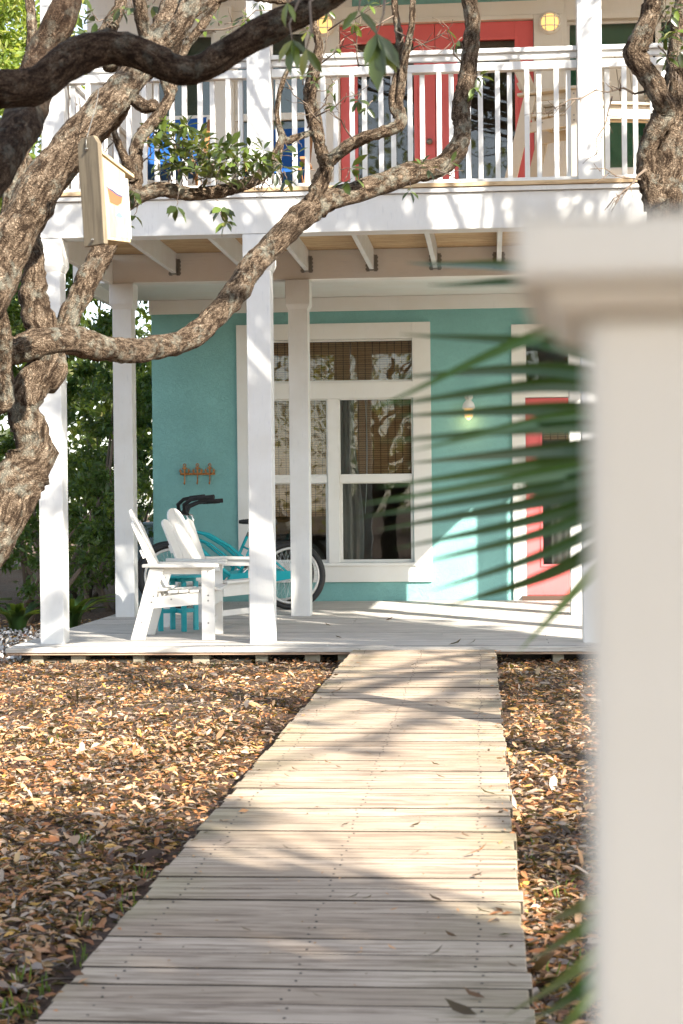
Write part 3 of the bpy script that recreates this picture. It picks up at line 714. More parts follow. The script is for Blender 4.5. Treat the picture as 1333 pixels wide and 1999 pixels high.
def hook_rack():
    c = onY(386, 925, YW); s = 1 / 186.; x0, x1 = X(352, YW, 925), X(420, YW, 925)
    t = thing('hook_rack', 'rusty iron rack with three anchor shaped hooks on the teal wall', 'hook rack', (c.x, YW, c.z)); y = YW - .012
    m = MB(); m.box(x0, x1, y - .004, y + .004, c.z - .012, c.z + .010); m.build('bar', MRUST, t, bevel=.002)
    for px in (361, 386, 410):
        x = X(px, YW, 925); z = c.z; m = MB(); yy = y - .010
        m.box(x - .009, x + .009, yy - .004, yy + .004, z - .01, z + .075); m.box(x - .026, x + .026, yy - .0045, yy + .0045, z + .052, z + .066)
        m.tube([(x + .014 * math.cos(g), yy, z + .092 + .014 * math.sin(g)) for g in np.linspace(0, 2 * math.pi, 15)[:-1]], .005, 6, closed=True)
        m.tube([(x + .043 * math.cos(g), yy, z + .028 + .036 * math.sin(g)) for g in np.linspace(math.pi, 2 * math.pi, 11)], .0085, 6)
        for sx in (-1, 1):
            m.prism([(x + sx * .058, z + .022), (x + sx * .028, z + .030), (x + sx * .046, z + .056)], 1, yy - .005, yy + .005)
        m.tube([(x, yy, z - .01), (x, yy - .004, z - .085), (x, yy - .018, z - .108), (x, yy - .036, z - .105), (x, yy - .042, z - .088)], .0065, 6)
        m.build('anchor_hook', MRUST, t)
hook_rack()

# ================================================================ CHAIRS
def rot_label(): pass
def board_round(m, xa, xb, z0, z1, y0, y1, top='round', n=7):
    pass
def adirondack(label, mat, ext=0.0, group=None):
    t = thing('adirondack_chair', label, 'chair', (0, 0, 0), group)
    B = lambda nm, m, p=t, bv=.004: m.build(nm, mat, p, world=False, bevel=bv)
    hw = .27
    for s in (-1, 1):                                     # rear slanted legs and front legs
        y0, y1 = (s * hw - .012, s * hw + .012)
        m = MB(); m.prism([(-.335 - ext * .25, 0), (-.225 - ext * .25, 0), (-.075, .545 + ext), (-.185, .545 + ext)], 1, y0, y1); B('rear_leg', m)
        m = MB(); m.prism([(.215, 0), (.315, 0), (.315, .552 + ext), (.215, .552 + ext)], 1, y0 + s * .0245, y1 + s * .0245); B('front_leg', m)
        m = MB(); m.prism([(-.22, .235 + ext), (.30, .275 + ext), (.30, .375 + ext), (-.165, .325 + ext)], 1, y0 - s * .0245, y1 - s * .0245); B('seat_rail', m)
        m = MB(); m.prism([(-.17, .500 + ext), (.30, .500 + ext), (.30, .552 + ext), (-.17, .552 + ext)], 1, y0 + s * .001 - s * .0245, y1 - s * .0245 - s * .001); B('arm_support', m)
        m = MB(); a, b = s * (hw - .055), s * (hw + .075)
        pts = [(-.24, a), (.30, a), (.345, a + s * .03), (.345, b - s * .03), (.31, b), (.02, b), (-.24, a + s * .075)]
        m.prism(pts if s > 0 else pts[::-1], 2, .5535 + ext, .578 + ext); B('arm', m)
        bl = MB()
        for (bx, bz) in ((.265, .34 + ext), (.265, .30 + ext), (.265, .52 + ext), (.265, .13), (-.17, .29 + ext), (-.155, .335 + ext), (-.02, .31 + ext), (-.25, .14)):
            yy = s * (hw + .037) if bx > 0.2 else s * (hw + .0125)
            bl.lathe((bx, yy, bz), [(.007, 0), (.0065, s * .003), (.0005, s * .003)], 8, 'y')
        bl.build('bolt', MSTEEL, t, world=False)
    m = MB()
    for i in range(6):
        u = -.13 + i * .083; zc = .362 + ext + .022 * ((u - .08) / .2) ** 2 + (-.012 if i < 2 else 0)
        mm = MB(); tilt = (-.004 if i < 4 else .006)
        mm.hexa([(u, -hw + .0, zc - .006), (u + .074, -hw, zc - .006 - tilt), (u + .074, hw, zc - .006 - tilt), (u, hw, zc - .006)],
                [(u, -hw, zc + .016), (u + .074, -hw, zc + .016 - tilt), (u + .074, hw, zc + .016 - tilt), (u, hw, zc + .016)]); B('seat_slat', mm)
    m = MB(); m.box(.2885, .3135, -hw + .013, hw - .013, .265 + ext, .372 + ext); B('front_apron', m)
    m = MB(); m.box(.25, .274, -hw + .013, hw - .013, .10, .15); B('stretcher', m)
    if ext:
        m = MB(); m.box(.316, .34, -hw - .036, hw + .036, .22, .27); B('footrest', m)
    # back slats : plane through (-.08,.34) to (-.345,1.0)
    p0 = Vector((-.075, 0, .335 + ext)); dr = Vector((-.285, 0, .665)); L0 = dr.length; dr.normalize(); nn = Vector((dr.z, 0, -dr.x))
    lens = [.80, .93, 1.0, 1.0, .93, .80] if False else [.86, 1.0, 1.0, .86]
    nS = len(lens); w = .112
    for i, f in enumerate(lens):
        c = (i - (nS - 1) / 2); L = L0 * f; sp = .012 * 0
        yb = c * (w * .86 + .004); yt = c * (w * 1.03 + .006)
        prof = []
        def P(v, u):                                      # v lateral offset, u along
            yc = yb + (yt - yb) * u / L0; return yc + v
        hwid = lambda u: (w * .86 + (w * 1.03 - w * .86) * u / L0) / 2
        inner = i in (1, 2)
        pts = [(P(-hwid(0), 0), 0), (P(hwid(0), 0), 0)]
        n = 8
        if inner:
            s = 1 if i == 2 else -1; W2 = hwid(L) * 2; e = P(-s * hwid(L), L)
            arc = [(e + s * W2 * math.cos(g), L - W2 * 1.05 + W2 * 1.05 * math.sin(g)) for g in np.linspace(0, math.pi / 2, n)]
            if s > 0: pts += arc
            else: pts = [pts[0], pts[1]] + [(e, L)] + arc[::-1][1:]
        else:
            W2 = hwid(L); e = P(0, L); arc = [(e + W2 * math.cos(g), L - W2 * .95 + W2 * .95 * math.sin(g)) for g in np.linspace(0, math.pi, 2 * n)]; pts += arc
        N = len(pts); vs = []
        for off in (0, .019):
            for v, u in pts: q = p0 + dr * u - nn * off; vs.append((q.x, v, q.z))
        m = MB(); m.add(vs, [tuple(range(N - 1, -1, -1)), tuple(range(N, 2 * N))] + [(k, (k + 1) % N, N + (k + 1) % N, N + k) for k in range(N)]); B('back_slat', m, bv=.003)
    for u, hh in ((.50 * L0, hw - .06), (.06 * L0, hw - .02)):
        q = p0 + dr * u - nn * .032; m = MB(); a = dr * .035; b = nn * .012
        m.hexa([(q - a - b + Vector((0, -hh, 0))), (q - a + b + Vector((0, -hh, 0))), (q - a + b + Vector((0, hh, 0))), (q - a - b + Vector((0, hh, 0)))],
               [(q + a - b + Vector((0, -hh, 0))), (q + a + b + Vector((0, -hh, 0))), (q + a + b + Vector((0, hh, 0))), (q + a - b + Vector((0, hh, 0)))]); B('back_brace', m)
    return t
c1 = adirondack('white adirondack chair seen side on, nearest the edge of the porch', MCH, group='white adirondack chairs on the porch')
c2 = copy_tree(c1); c2['label'] = 'white adirondack chair turned three quarters, behind the teal side table'
f1 = onZ(262, 1251, 0); f2 = onZ(415, 1248, 0)
c1.location = (X(345, 13.35, 1200) , 13.43, .002); c1.rotation_euler = (0, 0, math.radians(3))
c2.location = (X(402, 14.45, 1200), 14.62, .002); c2.rotation_euler = (0, 0, math.radians(-24))
c3 = adirondack('tall cream balcony chair facing out beside the right upper post', MCHO, ext=.55, group='tall cream chairs on the balcony')
c3.location = (X(1222, 14.9, 200), 14.9, ZD + .002); c3.rotation_euler = (0, 0, math.radians(-78))
c4 = copy_tree(c3); c4['label'] = 'tall cream balcony chair side on, just right of the coral doors'
c4.location = (X(1085, 14.9, 250), 15.1, ZD + .002); c4.rotation_euler = (0, 0, math.radians(-20))

def side_table():
    p = onZ(352, 1229, 0); cx, cy = X(347, 14.1, 1200), 14.12
    t = thing('side_table', 'small round teal wooden side table between the two white chairs', 'table', (cx, cy, .002))
    B = lambda nm, m: m.build(nm, MTEALF, t, world=False, bevel=.003)
    r = .205
    m = MB()
    for i in range(5):
        y0 = -r + i * .0765; y1 = y0 + .073; ys = np.linspace(y0, y1, 6)
        w = [math.sqrt(max(.0001, r * r - min(r, abs(y)) ** 2)) for y in ys]
        m.prism([(-a, y) for a, y in zip(w, ys)] + [(a, y) for a, y in zip(w[::-1], ys[::-1])], 2, .435, .455)
    B('table_top', m)
    m = MB(); m.box(-.15, .15, -.02, .02, .40, .4345); m.box(-.02, .02, -.15, -.0201, .40, .4345); m.box(-.02, .02, .0201, .15, .40, .4345); B('top_brace', m)
    for a, b in ((-.15, 0), (.15, 0), (0, -.15), (0, .15)):
        m = MB(); m.box(a - .02, a + .02, b - .02, b + .02, 0, .4349) if False else m.box(a - .019, a + .019, b - .019, b + .019, 0, .3995); B('leg', m)
    m = MB(); m.box(-.131, .131, -.017, .017, .145, .178); m.box(-.017, .017, -.131, -.0171, .145, .178); m.box(-.017, .017, .0171, .131, .145, .178); B('cross_brace', m)
    t.rotation_euler = (0, 0, math.radians(28))
side_table()

# ================================================================ BICYCLES (forward = -X)
def bicycle(label, group):
    t = thing('bicycle', label, 'bicycle', (0, 0, 0), group); R = .33; xf, xb = -.58, .58
    K = lambda nm, m, mt, p=t: m.build(nm, mt, p, world=False)
    for xc in (xf, xb):
        m = MB(); m.tube([(xc + R * .92 * math.cos(g), 0, R + R * .92 * math.sin(g)) for g in np.linspace(0, 2 * math.pi, 49)[:-1]], R * .085, 12, closed=True); W = K('wheel', m, MRUB)
        m = MB(); m.tube([(xc + R * .80 * math.cos(g), 0, R + R * .80 * math.sin(g)) for g in np.linspace(0, 2 * math.pi, 49)[:-1]], .014, 8, closed=True); K('rim', m, MRIM, W)
        m = MB()
        for k in range(32):
            g = 2 * math.pi * k / 32; s = .028 if k % 2 else -.028; h = g + (.5 if k % 4 < 2 else -.5)
            m.tube([(xc + .02 * math.cos(h), s, R + .02 * math.sin(h)), (xc + R * .79 * math.cos(g), 0, R + R * .79 * math.sin(g))], .0013, 4, cap=False)
        K('spokes', m, MCHROME, W)
        m = MB(); m.lathe((xc, 0, R), [(.004, -.05), (.02, -.05), (.022, -.03), (.014, 0), (.022, .03), (.02, .05), (.004, .05)], 14, 'y'); K('hub', m, MCHROME, W)
        fm = MB(); pr = []                                        # fender-free cruiser: short guard only at rear
    bbx, bbz = .05, .29; hx, hz1, hz0 = -.385, .80, .66; sx, sz = .23, .70
    m = MB()
    m.tube([(hx, 0, hz1), (hx - .05, 0, hz0 - .05)], .021, 12)
    m.tube([(hx - .005, 0, hz1 - .03), (-.22, 0, .735), (-.02, 0, .62), (.12, 0, .50), (.165, 0, .46)], .017, 10)
    m.tube([(hx - .03, 0, hz0), (-.30, 0, .60), (-.14, 0, .44), (bbx, 0, bbz)], .019, 10)
    m.tube([(hx - .015, 0, hz1 - .08), (-.20, 0, .64), (-.02, 0, .50), (.08, 0, .40)], .012, 8)
    m.tube([(bbx, 0, bbz), (sx, 0, sz)], .016, 10)
    for s in (-.055, .055):
        m.tube([(bbx + .02, s * .4, bbz), (.2, s, .30), (xb, s, R)], .010, 8); m.tube([(sx - .04, s * .25, sz - .1), (.36, s, .52), (xb, s, R)], .009, 8)
    m.lathe((bbx, 0, bbz), [(.005, -.04), (.024, -.04), (.024, .04), (.005, .04)], 14, 'y'); K('frame', m, MTEALB)
    m = MB()
    for s in (-.05, .05): m.tube([(hx - .055, s * .3, hz0 - .06), (hx - .07, s, hz0 - .1), (xf + .03, s, R + .04), (xf, s, R)], .011, 8)
    K('fork', m, MTEALB)
    m = MB(); m.tube([(hx, 0, hz1 - .01), (hx + .012, 0, hz1 + .08), (hx + .0, 0, hz1 + .12), (hx - .05, 0, hz1 + .14)], .012, 8); K('stem', m, MCHROME)
    m = MB(); z = hz1 + .14
    path = lambda s: [(hx - .05, 0, z), (hx - .06, s * .08, z + .01), (hx - .05, s * .18, z + .075), (hx + .03, s * .27, z + .12), (hx + .14, s * .32, z + .135), (hx + .25, s * .35, z + .14)]
    for s in (-1, 1): m.tube(path(s), .019, 9)
    HB = K('handlebar', m, MGRIP)
    for s in (-1, 1):
        m = MB(); m.tube([(hx + .10, s * .305, z + .13), (hx + .26, s * .352, z + .141)], .022, 10); K('grip', m, MGRIP, HB)
    m = MB(); m.tube([(sx, 0, sz), (sx + .05, 0, .82)], .013, 10); K('seat_post', m, MCHROME)
    m = MB(); n = 12; vs = []; prof = [(-.14, .02, .02), (-.10, .032, .028), (-.02, .05, .032), (.06, .095, .040), (.12, .105, .045), (.15, .06, .03)]
    for (u, w, h) in prof:
        for k in range(n):
            g = 2 * math.pi * k / n; vs.append((sx + .06 + u, w * math.cos(g), .845 + h * math.sin(g) * (1 if math.sin(g) > 0 else .7)))
    m.add(vs, [(i * n + k, i * n + (k + 1) % n, (i + 1) * n + (k + 1) % n, (i + 1) * n + k) for i in range(len(prof) - 1) for k in range(n)] + [tuple(range(n - 1, -1, -1)), tuple(range((len(prof) - 1) * n, len(prof) * n))], smooth=True); K('saddle', m, MRUB)
    m = MB(); m.prism([(bbx - .07, bbz - .02), (bbx - .05, bbz + .055), (bbx + .06, bbz + .07), (xb + .01, R + .045), (xb + .05, R), (xb + .01, R - .03), (bbx + .02, bbz - .08)], 1, -.078, -.070); K('chain_guard', m, MTEALB)
    m = MB(); m.tube([(bbx, -.085, bbz), (bbx - .10, -.095, bbz - .13)], .010, 6); m.tube([(bbx, .085, bbz), (bbx + .10, .095, bbz + .13)], .010, 6); CK = K('crank', m, MCHROME)
    for a, b, c in ((bbx - .10, -.15, bbz - .13), (bbx + .10, .15, bbz + .13)):
        m = MB(); m.box(a - .045, a + .045, b - .045, b + .045, c - .012, c + .012); K('pedal', m, MRUB, CK)
    m = MB(); pts = []
    for k in range(90):
        g = k * .42; pts.append((hx - .04 + .055 * math.cos(g) + .02 * math.sin(k * .13), -.045 + .02 * math.sin(k * .5), .72 + .06 * math.sin(g) - .0007 * k + .03 * math.sin(k * .21)))
    m.tube(pts, .0055, 6); K('cable_lock', m, MRUB)
    return t
b1 = bicycle('teal beach cruiser bicycle leaning nearest the porch posts, with black handlebar', 'teal cruiser bicycles parked on the porch')
yb1 = 16.75; xb1 = X(568, yb1, 1127) - .58
b1.location = (xb1, yb1, .0); b1.rotation_euler = (math.radians(-3), 0, math.radians(2))
b2 = copy_tree(b1); b2['label'] = 'teal beach cruiser bicycle parked behind the other one, against the wall'
b2.location = (xb1 - .16, yb1 + .55, .0); b2.rotation_euler = (math.radians(-4), 0, math.radians(-3))
# pale utility box behind the porch
def bin_():
    x0 = X(262, 19.6, 1040); x1 = x0 + .62; z1 = Z(1020, 19.6, 285)
    t = thing('utility_box', 'pale blue grey ribbed utility box standing left of the house wall', 'box', (x0, 19.6, Z0))
    m = MB(); m.box(x0, x1, 19.6, 20.1, Z0, z1 - .03)
    for i in range(11): m.box(x0 + .03 + i * .054, x0 + .055 + i * .054, 19.588, 19.5995, Z0 + .06, z1 - .06)
    m.build('cabinet', MBIN, t, bevel=.006); m = MB(); m.box(x0 - .02, x1 + .02, 19.57, 20.12, z1 - .0295, z1); m.build('lid', MBIN, t, bevel=.008)
bin_()
# blue sling chairs on the balcony
def sling(px, label, yy):
    x = X(px, yy, 300); t = thing('sling_chair', label, 'chair', (x, yy, ZD), 'blue sling chairs on the balcony')
    wd = simple('teak_frame', (.34, .17, .07), .6) if 'teak_frame' not in bpy.data.materials else bpy.data.materials['teak_frame']
    m = MB()
    for s in (-.26, .26):
        L = MB(); L.bar((x + s, yy - .45, ZD + .0), (x + s, yy + .42, ZD + .95), .035, .035, (1, 0, 0)); L.build('frame_rail', wd, t)
        L = MB(); L.bar((x + s * .88, yy + .40, ZD), (x + s * .88, yy - .30, ZD + .48), .035, .03, (1, 0, 0)); L.build('leg', wd, t)
        L = MB(); L.box(x + s - .03, x + s + .03, yy - .30, yy + .16, ZD + .56, ZD + .585); L.build('arm', wd, t, bevel=.005)
    vs = []; n = 14
    for i in range(n + 1):
        s = i / n; y = yy - .36 + .74 * s; z = ZD + .46 + (.52 * s ** 2) - .16 * math.sin(math.pi * min(1, s * 1.1))
        for j in range(9): vs.append((x - .235 + .47 * j / 8, y + .01 * math.sin(j), z - .02 * math.sin(math.pi * j / 8)))
    m.add(vs, [(i * 9 + j, i * 9 + j + 1, (i + 1) * 9 + j + 1, (i + 1) * 9 + j) for i in range(n) for j in range(8)], smooth=True)
    m.build('sling', MBLUE, t)
sling(335, 'blue canvas sling chair with timber frame at the left of the balcony', 14.4)
sling(540, 'blue canvas sling chair behind the middle upper post of the balcony', 14.9)
# ================================================================ TREES IN THE YARD
class Leaves:
    def __init__(s): s.P = []; s.D = []; s.U = []; s.L = []; s.W = []; s.R = []
    def whorl(s, c, n, ln, ax=(0, 0, 1), spread=1.0, droop=.25, hue=(0, .85)):
        ax = Vector(ax).normalized(); t = ax.orthogonal().normalized(); b = ax.cross(t); g0 = random.random() * 6
        for k in range(n):
            g = g0 + k * 2.4; d = (ax * random.uniform(.2, .9) + (t * math.cos(g) + b * math.sin(g)) * spread); d.z -= droop * random.random() * 1.5
            d.normalize(); u = (Vector((0, 0, 1)) + ax * .5 + Vector((random.uniform(-.5, .5), random.uniform(-.5, .5), 0)))
            s.P.append(c + d * .006); s.D.append(d); s.U.append(u); l = ln * random.uniform(.7, 1.15); s.L.append(l); s.W.append(l * random.uniform(.40, .52)); s.R.append(random.uniform(*hue) if random.random() > .12 else random.uniform(.85, 1))
    def build(s, name, mat, parent):
        return leaf_obj(name, s.P, s.D, s.U, np.array(s.L), np.array(s.W), np.array(s.R), mat, parent, curl=.14)
class TwigSet:
    def __init__(s): s.L = []; s.hold = False
    def tube(s, *a, **k):
        if not s.hold: s.L.append(MB())
        s.L[-1].tube(*a, **k)
    def build(s, name, mat, parent):
        for m in s.L: m.build('twig', mat, parent)
def twig(mb, a, b, r=.004, sag=.0, kinks=3):
    a = Vector(a); b = Vector(b); L = (b - a).length; pts = [a]
    for k in range(1, kinks + 1): pts.append(a.lerp(b, k / (kinks + 1)) + Vector((random.uniform(-1, 1), random.uniform(-1, 1), random.uniform(-1, 1))) * L * .06)
    pts.append(b); mb.tube(pts, [r * (1 - .65 * i / (len(pts) - 1)) for i in range(len(pts))], 6)
def bare(mb, a, b, n=5, r=.004, spread=.5):
    a = Vector(a); b = Vector(b); twig(mb, a, b, r); mb.hold = True; L = (b - a).length; d = (b - a).normalized()
    for k in range(n):
        p = a.lerp(b, random.uniform(.25, .95)); q = p + (d * .6 + Vector((random.uniform(-1, 1), random.uniform(-.6, .6), random.uniform(-1, 1))) * spread * 1.4).normalized() * L * random.uniform(.15, .4)
        twig(mb, p, q, r * .55, kinks=2)
    mb.hold = False

# ---- tree A : the main twisted oak
base = onZ(-330, 1610, Z0); TA = thing('oak_tree', 'twisted live oak at the left whose long limb curves across the porch and balcony', 'tree', base)
def branch(nm, tr, par=TA, mat=MBARK, **k):
    mb = MB(); P, R = pxlimb(tr); limb(mb, P, R, **k); return mb.build(nm, mat, par)
g = base + Vector((0, 0, -.1))
def rooted(tr, rb, d):  # prepend the ground point
    P, R = pxlimb(tr); return P, R
mb = MB(); P, R = pxlimb([(-260, 1330, 170, 7.0), (-110, 1190, 125, 7.05), (-18, 1050, 104, 7.1), (22, 960, 106, 7.15), (62, 892, 88, 7.2), (62, 850, 72, 7.2), (46, 800, 62, 7.2), (58, 755, 66, 7.2), (92, 722, 76, 7.25), (84, 670, 60, 7.3), (82, 640, 66, 7.3), (66, 590, 56, 7.3), (66, 520, 44, 7.3), (60, 450, 42, 7.4), (88, 380, 40, 7.5), (30, 300, 36, 7.7)])
limb(mb, [g] + P, [.22] + R, step=.014, seg=28, lump=.17); mb.build('trunk', MBARK, TA)
S = branch('branch', [(-135, 1190, 70, 7.05), (-130, 960, 60, 7.05), (-95, 790, 54, 7.08), (-40, 712, 52, 7.1), (15, 690, 54, 7.15), (80, 668, 58, 7.2), (150, 668, 58, 7.4), (205, 678, 50, 7.55), (260, 684, 47, 7.8), (320, 676, 45, 8.0), (380, 655, 46, 8.2), (425, 610, 48, 8.4), (470, 550, 50, 8.6), (515, 500, 48, 8.8), (560, 450, 48, 8.9), (600, 412, 50, 9.0), (650, 388, 42, 9.1), (720, 366, 42, 9.2), (790, 342, 42, 9.3), (850, 328, 40, 9.4), (886, 300, 42, 9.4), (902, 262, 34, 9.45), (897, 215, 36, 9.5), (908, 160, 34, 9.5), (916, 100, 34, 9.5), (922, 40, 30, 9.5), (914, -40, 30, 9.5), (930, -200, 26, 9.6)], step=.013, seg=26, lump=.15)
branch('branch', [(600, 415, 30, 9.0), (622, 365, 34, 8.98), (634, 325, 30, 8.95), (622, 285, 26, 8.9), (612, 235, 28, 8.9), (604, 190, 28, 8.85), (612, 140, 24, 8.8), (622, 90, 17, 8.8), (612, 40, 14, 8.8), (622, -30, 12, 8.7)], step=.012, seg=20, lump=.2)
branch('branch', [(632, 328, 22, 8.95), (662, 298, 24, 8.9), (700, 274, 24, 8.85), (745, 260, 22, 8.8), (780, 243, 25, 8.8), (776, 205, 20, 8.8), (768, 222, 12, 8.8), (766, 190, 16, 8.8), (776, 140, 17, 8.8), (780, 80, 16, 8.8), (771, 20, 13, 8.8), (768, -40, 12, 8.8)], step=.012, seg=18, lump=.16)
branch('branch', [(772, 232, 14, 8.8), (782, 170, 18, 8.78), (790, 110, 17, 8.75), (803, 50, 13, 8.7), (806, -30, 11, 8.7)], step=.012, seg=16, lump=.16)
branch('branch', [(606, 260, 12, 8.88), (580, 268, 14, 8.8), (556, 272, 16, 8.75), (541, 225, 10, 8.7), (548, 170, 10, 8.65), (566, 125, 8, 8.6)], step=.012, seg=14)
branch('branch', [(122, 668, 40, 7.35), (138, 612, 44, 7.35), (170, 548, 46, 7.4), (200, 490, 44, 7.45), (220, 452, 36, 7.5), (236, 405, 34, 7.6), (268, 384, 30, 7.7), (310, 370, 30, 7.8), (370, 378, 26, 7.9), (430, 372, 26, 8.0), (490, 355, 24, 8.1), (532, 318, 24, 8.15), (552, 262, 14, 8.2)], step=.013, seg=22, lump=.17)
branch('branch', [(262, 385, 30, 7.7), (264, 320, 28, 7.75), (272, 272, 26, 7.8), (300, 236, 24, 7.85), (328, 195, 22, 7.9), (345, 140, 17, 8.0), (362, 92, 16, 8.0), (392, 50, 18, 8.0), (420, 8, 16, 8.0), (470, -60, 16, 8.1)], step=.013, seg=18, lump=.2)
branch('branch', [(262, 350, 22, 7.7), (240, 300, 18, 7.65), (225, 262, 12, 7.6), (226, 228, 8, 7.6)], step=.012, seg=14, lump=.22)
branch('branch', [(330, 190, 14, 7.9), (318, 140, 16, 7.9), (330, 80, 14, 8), (390, 20, 14, 8), (450, -8, 16, 8), (560, 2, 14, 8.1), (640, -20, 10, 8.2)], step=.012, seg=14, lump=.2)
# ---- tree D : the sunlit thick limb that carries the bird house
base = onZ(-520, 1640, Z0); TD = thing('oak_tree', 'leaning sunlit oak stem at the left that holds the hanging bird house', 'tree', base)
mb = MB(); P, R = pxlimb([(-330, 1100, 150, 6.3), (-160, 800, 128, 6.4), (-36, 585, 94, 6.5), (24, 468, 86, 6.55), (72, 380, 79, 6.6), (133, 290, 70, 6.65), (205, 208, 66, 6.7), (262, 150, 62, 6.8), (312, 92, 74, 6.9), (338, 30, 60, 7.0), (360, -50, 50, 7.1), (420, -220, 40, 7.2)])
limb(mb, [base + Vector((0, 0, -.1))] + P, [.2] + R, step=.014, seg=30, lump=.15); mb.build('trunk', MBARK, TD)
branch('branch', [(305, 105, 46, 6.88), (345, 60, 44, 6.85), (372, 10, 38, 6.9), (392, -60, 34, 7.0)], TD, step=.014, seg=20)
branch('branch', [(300, 95, 40, 6.88), (280, 50, 30, 6.85), (272, 0, 26, 6.8), (262, -60, 22, 6.8)], TD, step=.014, seg=20)
branch('branch', [(255, 170, 30, 6.8), (230, 230, 26, 7.0), (200, 262, 24, 7.1), (165, 300, 24, 7.2), (120, 360, 24, 7.3), (70, 420, 26, 7.3), (20, 500, 30, 7.1), (-50, 620, 34, 6.75), (-90, 700, 34, 6.5)], TD, step=.014, seg=16)
branch('branch', [(262, 195, 26, 6.75), (285, 208, 26, 6.72), (304, 202, 22, 6.7)], TD, step=.012, seg=16, lump=.25)
branch('branch', [(215, 130, 34, 7.6), (208, 60, 34, 7.7), (232, 15, 24, 7.7), (240, -50, 22, 7.7)], TD, step=.014, seg=16, lump=.2)
branch('branch', [(-240, 1000, 60, 6.6), (-110, 780, 40, 7.0), (-20, 600, 30, 7.4), (20, 400, 34, 7.5), (45, 280, 30, 7.6), (52, 190, 26, 7.7), (62, 60, 20, 7.8), (52, -40, 18, 7.9)], TD, step=.016, seg=16, lump=.2)
branch('branch', [(-150, 1120, 60, 7.03), (-110, 900, 40, 7.03), (-60, 800, 34, 7.0), (8, 790, 30, 6.95), (10, 720, 34, 6.9), (2, 650, 40, 6.8), (-20, 560, 44, 6.7)], TD, step=.014, seg=18)
# ---- tree B : near dark oak, slightly out of focus
base = onZ(-760, 2050, Z0); TB = thing('oak_tree', 'near shaded oak with a thick dark limb crossing the top left corner', 'tree', base)
mb = MB(); P, R = pxlimb([(-640, 1200, 170, 4.0), (-420, 560, 130, 4.1), (-210, 200, 96, 4.2), (-60, 172, 82, 4.3), (20, 176, 74, 4.35), (80, 160, 72, 4.4), (140, 116, 74, 4.45), (205, 94, 68, 4.5), (270, 104, 62, 4.5), (340, 136, 60, 4.5), (395, 134, 56, 4.5), (450, 98, 58, 4.5), (520, 56, 58, 4.5), (600, 16, 56, 4.5), (690, -40, 52, 4.5), (900, -170, 44, 4.6), (1300, -420, 34, 4.9)])
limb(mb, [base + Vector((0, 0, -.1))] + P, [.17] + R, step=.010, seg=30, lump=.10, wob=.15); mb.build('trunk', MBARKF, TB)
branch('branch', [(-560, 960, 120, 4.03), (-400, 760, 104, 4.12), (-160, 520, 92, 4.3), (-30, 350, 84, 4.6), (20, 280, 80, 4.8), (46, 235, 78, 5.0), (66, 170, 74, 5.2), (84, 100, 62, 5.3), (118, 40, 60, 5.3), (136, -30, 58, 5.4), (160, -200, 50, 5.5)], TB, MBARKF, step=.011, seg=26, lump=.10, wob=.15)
# ---- tree C : right
base = onZ(1330, 1540, Z0); TC = thing('oak_tree', 'rough barked oak at the right edge rising behind the gate post', 'tree', base)
mb = MB(); P, R = pxlimb([(1322, 1100, 90, 7.5), (1312, 700, 86, 7.5), (1300, 480, 74, 7.5), (1294, 390, 72, 7.5), (1304, 320, 60, 7.5), (1318, 250, 56, 7.5), (1318, 170, 52, 7.5), (1326, 90, 46, 7.5), (1340, 0, 44, 7.5), (1350, -120, 40, 7.5)])
limb(mb, [base + Vector((0, 0, -.1))] + P, [.13] + R, step=.013, seg=26, lump=.17); mb.build('trunk', MBARK, TC)
branch('branch', [(1290, 400, 60, 7.5), (1268, 345, 46, 7.5), (1264, 290, 40, 7.48), (1282, 250, 42, 7.45), (1298, 222, 48, 7.45), (1290, 195, 44, 7.4), (1262, 150, 42, 7.4), (1238, 102, 46, 7.38), (1256, 62, 42, 7.35), (1275, 20, 42, 7.35), (1290, -50, 38, 7.3)], TC, step=.013, seg=24, lump=.18)
# leaves and twigs of tree A
LA = Leaves(); TW = TwigSet(); random.seed(11)
def wh(px, py, d, n=6, lp=30, ax=None, **k):
    c = at(px, py, d); ax = ax or (random.uniform(-.5, .5), random.uniform(-.7, .3), random.uniform(-.2, 1)); LA.whorl(c, n, lp * d / F, ax, **k); return c
spots = []
while len(spots) < 84:
    x = random.uniform(285, 560); y = random.uniform(236, 372)
    # an irregular cloud : denser in two lumps, ragged edges
    a = ((x - 345) / 62) ** 2 + ((y - 290) / 58) ** 2; b = ((x - 455) / 98) ** 2 + ((y - 318) / 38) ** 2
    if min(a, b) < 1 + random.uniform(-.5, .15) and all((x - u) ** 2 + (y - v) ** 2 > 9.5 ** 2 for u, v in spots): spots.append((x, y))
for x, y in spots:
    d = random.uniform(7.6, 8.2); c = wh(x, y, d, random.randint(5, 8), random.uniform(24, 32)); q = at(x + random.uniform(-30, 30), min(y + random.uniform(10, 50), 370), 7.95); twig(TW, q, c, .0035)
